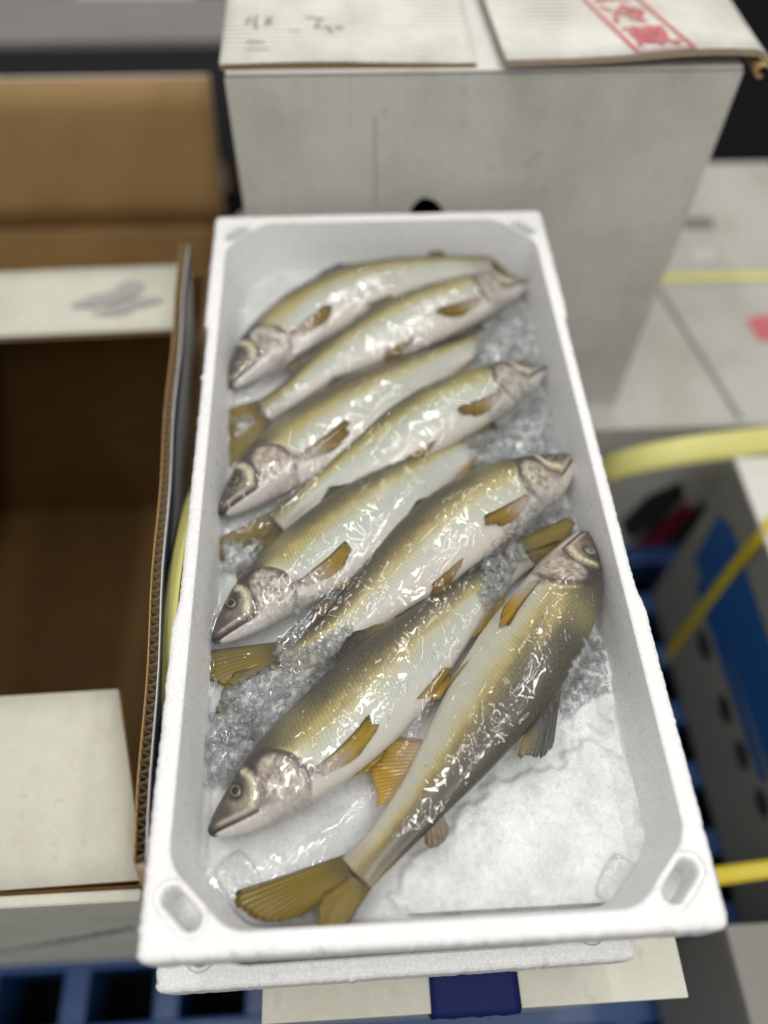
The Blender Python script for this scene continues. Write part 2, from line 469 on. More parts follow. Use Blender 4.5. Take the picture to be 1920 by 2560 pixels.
# ------------------------------------------------------------------ corrugated board panels
def panel(name, P, U, V, th, m_out, m_in, parent, pitch=0.0062, flutes=True, curl=None, taper=0.0):
    """board with an edge running along U (length |U|), body along V; thickness towards U x V is the outer side.
    two liners with real fluting between them."""
    P = np.array(P, float); U = np.array(U, float); V = np.array(V, float)
    n = np.cross(U, V); n /= np.linalg.norm(n)
    nu, nv = 24, 6
    def sheet(off0, off1, mat, nm, par):
        s = np.linspace(0, 1, nu); t_ = np.linspace(0, 1, nv)
        S, T = np.meshgrid(s, t_, indexing='ij')
        base = P + (S * (1 - taper * T))[..., None] * U + T[..., None] * V
        if curl is not None:
            base = base + curl(S, T)[..., None] * n
        a = base + n * off0; b = base + n * off1
        v = np.concatenate([a.reshape(-1, 3), b.reshape(-1, 3)])
        f = grid_faces(nu, nv); N = nu * nv
        idx = np.arange(N).reshape(nu, nv)
        rim = np.concatenate([idx[:, 0], idx[-1, 1:], idx[-2::-1, -1], idx[0, -2:0:-1]])
        r2 = np.roll(rim, -1)
        side = np.stack([rim, r2, r2 + N, rim + N], 1)
        me = npmesh(nm, v, np.concatenate([f[:, ::-1], f + N, side]))
        return link(nm, me, mat, par)
    e = 0.0006
    root = sheet(th / 2 - e, th / 2, m_out, name, parent)
    sheet(-th / 2, -th / 2 + e, m_in, 'inner_liner', root)
    if flutes:
        L = np.linalg.norm(U); per = L / pitch; k = int(per * 10)
        s = np.linspace(0.001, 0.999, k)
        tri = np.sin(s * per * 2 * np.pi) * (th / 2 - e) * 0.97
        t_ = np.linspace(0.003, 0.997, 4)
        S, T = np.meshgrid(s, t_, indexing='ij')
        base = P + (S * (1 - taper * T))[..., None] * U + T[..., None] * V
        if curl is not None:
            base = base + curl(S, T)[..., None] * n
        base = base + (tri[:, None, None]) * n
        link('fluting', npmesh('fluting', base.reshape(-1, 3), grid_faces(k, 4)), M['kraft_edge'], root, smooth=True)
    return root

def carton_walls(root, x0, x1, y0, y1, z0, z1, th, m_out, m_in, skip=()):
    """four walls and a bottom in the carton's own frame; each is a slab with an outer and an inner face"""
    def slab(nm, a, b, mo, mi, axis, sgn):
        me = box_mesh(nm, a[0], b[0], a[1], b[1], a[2], b[2])
        me.materials.append(mo); me.materials.append(mi)
        for p in me.polygons:
            if p.normal[axis] * sgn < -0.5 or p.normal.z > 0.5: p.material_index = 1
        ob = link(nm, me, None, root)
    if 'front' not in skip: slab('wall', (x0, y0, z0), (x1, y0 + th, z1), m_out, m_in, 1, -1)
    slab('wall', (x0, y1 - th, z0), (x1, y1, z1), m_out, m_in, 1, 1)
    slab('wall', (x0, y0 + th, z0), (x0 + th, y1 - th, z1), m_out, m_in, 0, -1)
    slab('wall', (x1 - th, y0 + th, z0), (x1, y1 - th, z1), m_out, m_in, 0, 1)
    slab('bottom', (x0 + th, y0 + th, z0), (x1 - th, y1 - th, z0 + th), m_out, m_in, 2, -1)

# ---- open carton on the left
lc = thing('open_carton', 'open white carton with brown inside and navy edge, left of the foam box', 'carton', (0, 0, 0))
carton_walls(lc, -0.66, -0.186, -0.243, 0.405, -0.62, -0.15, 0.006, M['white_plain'], M['kraft_shaded'])
panel('flap', (-0.655, -0.243, -0.146), (0.469, 0.008, 0), (0.0, 0.137, 0.004), 0.006, M['white_plain'], M['kraft'], lc, pitch=0.0075, taper=0.075)
panel('flap', (-0.655, 0.292, -0.146), (0.437, 0.012, 0), (0.0, 0.108, -0.002), 0.006, M['white_plain'], M['kraft'], lc, pitch=0.0075)
panel('flap', (-0.656, 0.36, -0.139), (0.0, -0.60, 0.0), (0.235, 0.0, 0.006), 0.006, M['white_plain'], M['kraft'], lc, flutes=False)  # left flap out of view, added folded in to keep light out of the carton
link('fold', box_mesh('fold', -0.659, -0.1865, -0.2485, -0.2405, -0.158, -0.1405, 0.003, 3), M['white_plain'], lc)
# tall flap standing beside the foam box, its fluted edge on top
fl = panel('flap', (-0.1575, -0.246, -0.018), (-0.0225, 0.527, 0.0), (-0.018, 0.004, -0.130), 0.0072, M['kraft'], M['white_cool'], lc, pitch=0.0066,
           curl=lambda s, t: 0.002 * np.sin(s * 3.1) + 0.0007 * np.sin(s * 23))
fl['label'] = 'upright flap with fluted edge and navy print'
# printed navy band on the outer face of the flap
def quad_patch(name, pts, mat, parent, n=(12, 3), lift=None):
    a, b, c, d = [np.array(p, float) for p in pts]
    S, T = np.meshgrid(np.linspace(0, 1, n[0]), np.linspace(0, 1, n[1]), indexing='ij')
    v = (1 - S)[..., None] * ((1 - T)[..., None] * a + T[..., None] * d) + S[..., None] * ((1 - T)[..., None] * b + T[..., None] * c)
    if lift is not None: v = v + lift(S, T)
    return link(name, npmesh(name, v.reshape(-1, 3), grid_faces(*n)), mat, parent)
def flap_out(s, t, off=0.0042):
    U = np.array((-0.0225, 0.527, 0.0)); V = np.array((-0.018, 0.004, -0.130)); n = np.cross(U, V); n /= np.linalg.norm(n)
    return np.array((-0.1575, -0.246, -0.018)) + s * U + t * V - n * (off - (0.002 * math.sin(s * 3.1) + 0.0007 * math.sin(s * 23)))
vs = []
ss = np.linspace(0, 1, 40)
for s in ss: vs += [flap_out(s, 0.01), flap_out(s, 0.17 + 0.10 * (1 - s))]
pb = link('printed_band', npmesh('printed_band', vs, grid_faces(40, 2)), M['navy'], fl)
# torn corner of the flap near the viewer
vs, fs = [], []
for i in range(9):
    a = np.array((-0.1568 + 0.0012 * i * 0.3, -0.247 - 0.0035 * i, -0.020 - 0.006 * i)); w = 0.0036 * (1 - i / 10)
    vs += [a + (-w + 0.001 * random.uniform(-1, 1), 0.001 * random.uniform(-1, 1), 0), a + (w + 0.001 * random.uniform(-1, 1), 0, 0.001)]
tr_ = link('torn_paper', npmesh('torn_paper', vs, grid_faces(9, 2)), M['kraft_edge'], fl)
sm = tr_.modifiers.new('thick', 'SOLIDIFY'); sm.thickness = 0.001
# navy label on front wall and smudged print
quad_patch('tape_end', [(-0.66, -0.2450, -0.155), (-0.270, -0.2450, -0.1575), (-0.262, -0.2450, -0.168), (-0.66, -0.2450, -0.19)], M['tape'], lc)
for (px, py, w, h, a) in [(-0.30, 0.352, 0.03, 0.010, 0.3), (-0.275, 0.366, 0.018, 0.014, 0.9), (-0.262, 0.345, 0.028, 0.007, 0.2), (-0.285, 0.332, 0.02, 0.005, 0.1)]:
    m_ = link('smudged_print', npmesh('smudged_print', [(w * math.cos(k * 0.628) * (1 + 0.3 * math.sin(k * 3)), h * math.sin(k * 0.628), 0) for k in range(10)], [[0, k, k + 1] for k in range(1, 9)]), M['faint_ink'], lc)
    m_.location = (px, py, -0.1412 + 0.0003 * random.random()); m_.rotation_euler = (0, 0, a)

for k in range(11):
    p = at_y(8 + k * 27, 2056 - k * 5, -0.2436)
    w_, h_ = random.uniform(0.004, 0.007), random.uniform(0.006, 0.012)
    link('printed_letter', box_mesh('printed_letter', p[0] - w_, p[0] + w_, -0.2439, -0.2425, p[2] - h_, p[2] + h_), M['steel'], lc)

# ---- kraft carton behind it, with the far flap up
kc = thing('kraft_carton', 'open tan cardboard carton behind the white one, its far flap raised', 'carton', (0, 0, 0))
carton_walls(kc, -0.78, -0.225, 0.47, 0.80, -0.62, -0.375, 0.005, M['white_cool'], M['kraft'])
panel('flap', (-0.775, 0.802, -0.372), (0.548, 0.0, 0), (0.012, 0.004, 0.238), 0.006, M['kraft'], M['white_cool'], kc, flutes=False)
panel('flap', (-0.225, 0.474, -0.372), (0.0, 0.32, 0), (0.07, 0.0, 0.05), 0.006, M['kraft'], M['white_cool'], kc, flutes=False)

# ---- steel rail beyond
rl = thing('steel_rail', 'grey steel rail running across behind the tan carton', 'rail', (0, 0, 0))
link('top_plate', box_mesh('top_plate', -1.6, -0.155, 1.045, 1.20, -0.212, -0.196, 0.003), M['steel'], rl)
link('front_plate', box_mesh('front_plate', -1.6, -0.157, 1.05, 1.06, -0.42, -0.2125), M['steel_dark'], rl)
link('leg', box_mesh('leg', -0.22, -0.17, 1.065, 1.11, -0.78, -0.213), M['steel_dark'], rl)
link('leg', box_mesh('leg', -1.5, -1.45, 1.065, 1.11, -0.78, -0.213), M['steel_dark'], rl)
bc = thing('pale_carton', 'pale grey carton blurred beyond the steel rail, top left', 'carton')
link('body', box_mesh('body', -1.5, -0.62, 1.55, 1.95, -0.78, -0.30, 0.004), M['white_cool'], bc)
link('body_lid', box_mesh('body_lid', -1.505, -0.615, 1.545, 1.955, -0.2995, -0.27, 0.004), M['white_plain'], bc)
bc = thing('low_carton', 'low whitish carton beyond the rail beside the big carton', 'carton')
link('body', box_mesh('body', -0.57, -0.33, 1.5, 1.95, -0.78, -0.34, 0.004), M['white_cool'], bc)
link('body_lid', box_mesh('body_lid', -0.573, -0.327, 1.495, 1.955, -0.3395, -0.32, 0.004), M['white_cool'], bc)
bc = thing('brown_carton', 'small rust brown carton far behind, at the edge of the big carton', 'carton')
link('body', box_mesh('body', -0.31, -0.23, 1.5, 1.75, -0.78, -0.33, 0.004), M['brown'], bc)
link('body_lid', box_mesh('body_lid', -0.312, -0.228, 1.498, 1.752, -0.3295, -0.31, 0.003), M['brown'], bc)

# ---- big white carton behind the foam box
big = thing('large_carton', 'large closed white carton with red stamp, behind the foam box', 'carton', (0, 0, 0))
X0, X1, YF, YB, ZB, ZT = -0.128, 0.312, 0.334, 0.80, -0.32, 0.104
carton_walls(big, X0, X1, YF, YB, ZB, ZT, 0.006, M['white_side'], M['kraft'], skip=('front',))
# front wall with the hand hole cut through
def wall_with_hole(parent):
    bm = bmesh.new()
    hole = [at_y(a, b, YF) for a, b in [(884, 458), (892, 443), (906, 430), (916, 426), (938, 432), (951, 444), (959, 458), (955, 476), (888, 476)]]
    hole = [(p[0], p[2]) for p in hole]
    out = [(X0, ZB), (X1, ZB), (X1, ZT), (X0, ZT)]
    for y, flip in ((YF, False), (YF + 0.006, True)):
        es = []
        for lp in (out, hole):
            vv = [bm.verts.new((a, y, b)) for a, b in lp]
            for i in range(len(vv)): es.append(bm.edges.new((vv[i], vv[(i + 1) % len(vv)])))
        bmesh.ops.triangle_fill(bm, use_beauty=True, edges=es, normal=(0, 1 if flip else -1, 0))
    me = bpy.data.meshes.new('wall'); bm.to_mesh(me); bm.free()
    link('wall', me, M['white_side'], parent)
    v = [(a, YF, b) for a, b in hole] + [(a, YF + 0.006, b) for a, b in hole]; n = len(hole)
    link('hand_hole_rim', npmesh('hand_hole_rim', v, [(i, (i + 1) % n, (i + 1) % n + n, i + n) for i in range(n)]), M['black'], parent)
wall_with_hole(big)
# inner flaps lying under the outer ones
link('inner_flap', box_mesh('inner_flap', X0 + 0.001, X1 - 0.001, YF + 0.001, YF + 0.2, ZT, ZT + 0.003, 0.001), M['white_cool'], big)
link('inner_flap', box_mesh('inner_flap', X0 + 0.001, X1 - 0.001, YB - 0.2, YB - 0.001, ZT, ZT + 0.003, 0.001), M['white_cool'], big)
zt = ZT + 0.006
seamx = 0.092
lf = panel('flap', (X0 - 0.003, YF + 0.004, zt), (seamx - X0 - 0.006, 0.0, 0.0), (0.0, YB - YF - 0.004, 0.0), 0.0045, M['white_top'], M['kraft'], big, pitch=0.007,
      curl=lambda s, t: 0.0012 * np.sin(s * 5) * (1 - t))
# right flap: oversized, its front edge lifts and bows
nu, nv = 40, 24
S, T = np.meshgrid(np.linspace(0, 1, nu), np.linspace(0, 1, nv), indexing='ij')
xl = seamx + 0.013 - 0.022 * T - 0.010 * np.exp(-(T / 0.08) ** 2) * 0
xs = xl + S * (X1 + 0.022 - xl)
ys = YF - 0.006 + 0.004 * S + T * (YB - YF + 0.006)
zs = zt + 0.003 + 0.0055 * np.exp(-((S - 0.75) / 0.3) ** 2) * np.exp(-T / 0.25) - 0.010 * sstep(0.93, 1.0, S) * 1.0
top = np.stack([xs, ys, zs + 0.0045], -1); bot = np.stack([xs, ys, zs], -1)
v = np.concatenate([top.reshape(-1, 3), bot.reshape(-1, 3)]); N = nu * nv
f = grid_faces(nu, nv); idx = np.arange(N).reshape(nu, nv)
rim = np.concatenate([idx[:, 0], idx[-1, 1:], idx[-2::-1, -1], idx[0, -2:0:-1]]); r2 = np.roll(rim, -1)
me = npmesh('flap', v, np.concatenate([f, f[:, ::-1] + N, np.stack([rim, r2, r2 + N, rim + N], 1)]))
me.materials.append(M['white_top']); me.materials.append(M['kraft_edge'])
mi = np.zeros(len(me.polygons), np.int32); mi[len(f):] = 1
me.polygons.foreach_set('material_index', mi)
rf = link('flap', me, None, big)
def flap_z(x, y):
    s = (x - seamx) / (X1 + 0.022 - seamx); t_ = (y - YF) / (YB - YF)
    return zt + 0.0075 + 0.0055 * math.exp(-((s - 0.75) / 0.3) ** 2) * math.exp(-t_ / 0.25) - 0.010 * float(sstep(0.93, 1.0, np.array(s)))
# rolled kraft corner sticking out at the right front
vs = []
for i in range(14):
    a = i / 13
    for k in range(10):
        th = k / 9 * 4.6
        r = 0.0065 * (1 - 0.25 * k / 9)
        vs.append((X1 + 0.012 + r * math.cos(th + 0.6), YF - 0.008 + a * 0.05, zt - 0.004 + r * math.sin(th + 0.6)))
link('rolled_corner', npmesh('rolled_corner', vs, grid_faces(14, 10)), M['kraft'], big, smooth=True).modifiers.new('t', 'SOLIDIFY').thickness = 0.0015

# red stamp: frame and lettering on the right flap
def drape(me, flapz, lift=0.0007):
    for vv in me.vertices:
        vv.co.z = flapz(vv.co.x, vv.co.y) + lift
q = [at_z(a, b, zt + 0.010) for a, b in [(1378, 113), (1500, 113)]]
xa, xb, yfr = q[0][0], q[1][0], q[0][1]
qx = at_z(1262, 0, zt + 0.008); slx = (qx[0] - xa) / (qx[1] - yfr)
yend = yfr + 0.175
def bar(x0, y0, x1, y1, w, nseg=30):
    d = np.array([x1 - x0, y1 - y0]); L = np.linalg.norm(d); d /= L; nrm = np.array([-d[1], d[0]]) * w / 2
    s = np.linspace(0, 1, nseg)
    a = np.array([x0, y0]) + s[:, None] * (d * L)
    p = np.stack([a - nrm, a + nrm], 1)
    return np.concatenate([p, np.zeros((nseg, 2, 1))], -1).reshape(-1, 3), grid_faces(nseg, 2)
vv_, ff_ = [], []
for (a, b, c, d, w) in [(xa, yfr, xa + slx * 0.175, yend, 0.0035), (xb, yfr, xb + slx * 0.175, yend, 0.0035),
                        (xa, yfr, xb, yfr, 0.002), (xa + slx * 0.175, yend, xb + slx * 0.175, yend, 0.003)]:
    v, f = bar(a, b, c, d, w); ff_.append(f + sum(len(k) for k in vv_)); vv_.append(v)
me = npmesh('stamp_frame', np.concatenate(vv_), np.concatenate(ff_)); drape(me, flap_z)
link('stamp_frame', me, M['red'], rf)
xm = (xa + xb) / 2
cell = (xb - xa) * 0.80
for k, ch in enumerate('蔵冷要'):
    cu = bpy.data.curves.new('t', 'FONT'); cu.body = ch; cu.size = cell; cu.align_x = 'CENTER'; cu.align_y = 'CENTER'; cu.offset = 0.0006; cu.resolution_u = 3
    to = bpy.data.objects.new('t', cu); COL.objects.link(to)
    bpy.context.view_layer.update()
    me = bpy.data.meshes.new_from_object(to.evaluated_get(bpy.context.evaluated_depsgraph_get()))
    bpy.data.objects.remove(to)
    yc = yfr + cell * 0.62 + k * cell * 1.1
    for w_ in me.vertices:
        w_.co.x += xm + slx * (yc - yfr + w_.co.y); w_.co.y += yc
    drape(me, flap_z, 0.0008)
    link('stamp_character', me, M['red'], rf)
# faint handwritten strokes on the left flap
def stroke(pts, w, mat, parent, z):
    v = []
    for i, (a, b) in enumerate(pts):
        p = at_z(a, b, z); v += [(p[0] - w, p[1], z), (p[0] + w, p[1] + w, z)]
    return link('pen_mark', npmesh('pen_mark', v, grid_faces(len(pts), 2)), mat, parent)
for pts in [[(540, 35), (532, 52)], [(556, 33), (550, 45), (553, 62)], [(566, 40), (590, 38)], [(585, 36), (572, 55)], [(575, 46), (590, 50)],
            [(660, 36), (700, 42)], [(690, 44), (680, 58), (698, 60)], [(705, 56), (716, 70)], [(722, 58), (742, 62)], [(620, 66), (650, 66)], [(528, 105), (580, 106)], [(530, 90), (572, 92)]]:
    stroke(pts, 0.0011, M['ink'], lf, zt + 0.0040)
# perforation dashes down the front face
for k in range(13):
    p = at_y(811, 258 + k * 14.5, YF)
    link('perforation', box_mesh('perforation', p[0] - 0.0009, p[0] + 0.0009, YF - 0.0006, YF + 0.001, p[2] - 0.0013, p[2] + 0.0013), M['ink'], big)

# ---- cartons on the right
ca = thing('strapped_carton', 'white carton with pale yellow strap across its top, right of the large carton', 'carton')
link('body', box_mesh('body', -0.13, 0.70, 0.294, 0.865, -0.62, -0.3255, 0.004), M['white_side'], ca)
link('flap', box_mesh('flap', -0.13, 0.70, 0.292, 0.570, -0.325, -0.3205, 0.001), M['dull_white'], ca)
link('flap', box_mesh('flap', -0.13, 0.70, 0.576, 0.867, -0.325, -0.3205, 0.001), M['dull_white'], ca)
for (a, b, c, d, w, mt) in [(1420, 620, 1600, 905, 0.007, M['ink'])]:
    p, q = at_z(a, b, -0.320), at_z(c, d, -0.320)
    v, f = bar(p[0], p[1], q[0], q[1], w); v[:, 2] = -0.3198
    link('seam', npmesh('seam', v, f), M['ink'], ca)
for pts, mt in [([(1470, 470), (1540, 470), (1545, 492), (1480, 495)], M['ink']), ([(1490, 540), (1540, 535), (1550, 560), (1500, 566)], M['white_side']), ([(1612, 690), (1659, 676), (1690, 700), (1690, 740), (1640, 735)], M['red'])]:
    link('printed_mark', npmesh('printed_mark', [at_z(a, b, -0.3195) for a, b in pts], [[0, i, i + 1] for i in range(1, len(pts) - 1)]), mt, ca)
LOGO = [([(1340, 1130), (1400, 1070), (1470, 1040), (1480, 1075), (1420, 1130), (1360, 1170)], M['black_ink']),
                ([(1350, 1185), (1400, 1160), (1480, 1085), (1500, 1100), (1430, 1185), (1370, 1225)], M['red_ink2']),
                ([(1420, 1190), (1520, 1080), (1530, 1100), (1460, 1200)], M['black_ink'])]
for pts, mt in LOGO:
    link('printed_mark', npmesh('printed_mark', [at_y(a, b, 0.2925) for a, b in pts], [[0, i, i + 1] for i in range(1, len(pts) - 1)]), mt, ca)

def ribbon(name, pts, wvec, mat, thick=0.0008, n=40):
    pts = np.array(pts, float); k = len(pts)
    tt = np.linspace(0, k - 1.0001, n); i = np.floor(tt).astype(int); u = (tt - i)[:, None]
    P0 = pts[np.clip(i - 1, 0, k - 1)]; P1 = pts[i]; P2 = pts[np.clip(i + 1, 0, k - 1)]; P3 = pts[np.clip(i + 2, 0, k - 1)]
    c = 0.5 * ((2 * P1) + (-P0 + P2) * u + (2 * P0 - 5 * P1 + 4 * P2 - P3) * u * u + (-P0 + 3 * P1 - 3 * P2 + P3) * u ** 3)
    w = np.array(wvec, float)
    if w.ndim == 1: w = np.repeat(w[None], n, 0)
    else:
        w = np.stack([np.interp(np.linspace(0, 1, n), np.linspace(0, 1, len(w)), w[:, a]) for a in range(3)], 1)
    v = np.stack([c - w, c - w * 0.33, c + w * 0.33, c + w], 1).reshape(-1, 3)
    ob = link(name, npmesh(name, v, grid_faces(n, 4)), mat, None, smooth=True)
    md = ob.modifiers.new('thick', 'SOLIDIFY'); md.thickness = thick; md.offset = 0
    return ob
tag(ribbon('packing_strap', [at_z(1395, 600, -0.3185), at_z(1500, 598, -0.3185), at_z(1690, 595, -0.3185)], (0, 0.010, 0), M['strap']),
    'pale yellow strap lying flat across the top of the strapped carton', 'strap')
tag(ribbon('packing_strap', [at_y(1270, 1035, 0.25), at_y(1330, 1007, 0.23), at_y(1420, 985, 0.22), at_y(1540, 966, 0.22), at_y(1700, 948, 0.23)], (0.0, 0.013, 0.010), M['strap']),
    'loose pale yellow strap bowing out in front of the strapped carton', 'strap')

XB = 0.42
cb = thing('printed_carton', 'shade-toned carton with blue band and dark letters, right of the foam box in shade', 'carton')
link('body', box_mesh('body', XB, XB + 0.4, -0.40, 0.208, -0.62, -0.286, 0.004), M['shaded_side'], cb)
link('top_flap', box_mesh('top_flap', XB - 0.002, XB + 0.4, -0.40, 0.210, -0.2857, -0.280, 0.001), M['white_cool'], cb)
def on_face(pts, mt, nm, lift=0.0012):
    link(nm, npmesh(nm, [at_x(a, b, XB - lift) for a, b in pts], [[0, i, i + 1] for i in range(1, len(pts) - 1)]), mt, cb)
on_face([(1498, 1205), (1555, 1110), (1580, 1140), (1720, 1560), (1720, 1770), (1659, 1660)], M['blue_ink'], 'blue_band')
on_face([(1500, 1260), (1520, 1260), (1659, 1690), (1640, 1680)], M['blue_ink'], 'blue_line')
for (a, b) in [(1520, 1395), (1565, 1532), (1602, 1632), (1645, 1735), (1690, 1840)]:
    on_face([(a + 13 * math.cos(k * 0.7) + 8 * math.sin(k * 0.7), b + 34 * math.sin(k * 0.7)) for k in range(9)], M['black_ink'], 'letter')
tag(ribbon('packing_strap', [at_z(1700, 1118, -0.2785), at_z(1672, 1124, -0.2785), at_x(1640, 1160, XB - 0.003), at_x(1560, 1257, XB - 0.003), at_x(1420, 1445, XB - 0.003)], (0, 0.0085, 0), M['strap_dark']),
    'dark yellow strap running down the side of the blue printed carton', 'strap')
cc = thing('lower_carton', 'dim shade-toned carton with yellow strap at the bottom right corner', 'carton')
q = at_z(1570, 1880, -0.36)
link('body', box_mesh('body', q[0] - 0.012, XB - 0.004, -0.42, q[1] - 0.045, -0.62, -0.372, 0.004), M['shaded_side'], cc)
link('top_flap', box_mesh('top_flap', q[0] - 0.012, XB - 0.004, -0.42, q[1] - 0.045, -0.3717, -0.368, 0.001), M['shaded_side'], cc)
tag(ribbon('packing_strap', [at_z(1545, 1893, -0.36), at_z(1600, 1885, -0.36), at_z(1690, 1873, -0.355)], (0, 0.008, 0), M['strap_dark']),
    'short yellow strap at lower right beside the foam box corner', 'strap')
# pale strap bulging between the tall flap and the foam box
tag(ribbon('packing_strap', [(-0.146, 0.050, -0.050), (-0.154, 0.010, -0.036), (-0.1590, -0.05, -0.030), (-0.1590, -0.11, -0.030), (-0.1555, -0.17, -0.040), (-0.150, -0.23, -0.060)],
           [(0.004, 0, 0.003), (0.0065, 0, 0.006), (0.007, 0, 0.007), (0.006, 0, 0.008), (0.004, 0, 0.008)], M['strap']),
    'pale yellow strap bulging out between the tall flap and the foam box', 'strap')

# ---- carton right under the lower foam box
c3 = thing('cream_carton', 'cream carton with navy tape under the two foam boxes', 'carton')
link('body', box_mesh('body', -0.108, 0.183, -0.318, 0.24, -0.62, -0.187, 0.003), M['white_plain'], c3)
link('flap', box_mesh('flap', -0.108, 0.034, -0.322, 0.24, -0.1865, -0.1815, 0.0015), M['white_plain'], c3)
link('flap', box_mesh('flap', 0.036, 0.183, -0.322, 0.24, -0.1865, -0.1815, 0.0015), M['white_plain'], c3)
bm = bmesh.new()
prof = [(-0.20, -0.1808), (-0.321, -0.1808), (-0.3245, -0.1825), (-0.3248, -0.19), (-0.322, -0.215), (-0.320, -0.25)]
vs = []
for i in range(12):
    x = 0.006 + (0.067 - 0.006) * i / 11
    for j, (y, z) in enumerate(prof):
        vs.append((x + 0.0006 * math.sin(j * 3 + i), y + 0.0007 * math.sin(i * 1.9 + j * 2), z + 0.0006 * abs(math.sin(i * 2.3))))
link('tape', npmesh('tape', vs, grid_faces(12, len(prof))), M['tape'], c3).modifiers.new('t', 'SOLIDIFY').thickness = 0.0004

# ------------------------------------------------------------------ foam boxes
def resample(pts, n):
    pts = np.array(pts, float); d = np.hypot(*(np.roll(pts, -1, 0) - pts).T); cum = np.concatenate([[0], np.cumsum(d)])
    pp = np.concatenate([pts, pts[:1]]); s = np.linspace(0, cum[-1], n, endpoint=False)
    return np.stack([np.interp(s, cum, pp[:, 0]), np.interp(s, cum, pp[:, 1])], 1)
def rounded(poly, r, k=6):
    out = []; n = len(poly)
    for i in range(n):
        p = np.array(poly[i], float); a = np.array(poly[i - 1], float) - p; b = np.array(poly[(i + 1) % n], float) - p
        la, lb = np.linalg.norm(a), np.linalg.norm(b); rr = min(r, la * 0.45, lb * 0.45)
        A = p + a / la * rr; B = p + b / lb * rr
        for t in np.linspace(0, 1, k): out.append((1 - t) ** 2 * A + 2 * t * (1 - t) * p + t * t * B)
    return out
def offset_loop(L, d):
    t = np.roll(L, -1, 0) - np.roll(L, 1, 0); t /= np.linalg.norm(t, axis=1)[:, None] + 1e-12
    return L + np.stack([-t[:, 1], t[:, 0]], 1) * d      # inward for CCW
def octa(w, l, ch, ch2):
    return [(-w + ch, -l), (w - ch, -l), (w, -l + ch2), (w, l - ch2), (w - ch, l), (-w + ch, l), (-w, l - ch2), (-w, -l + ch2)]

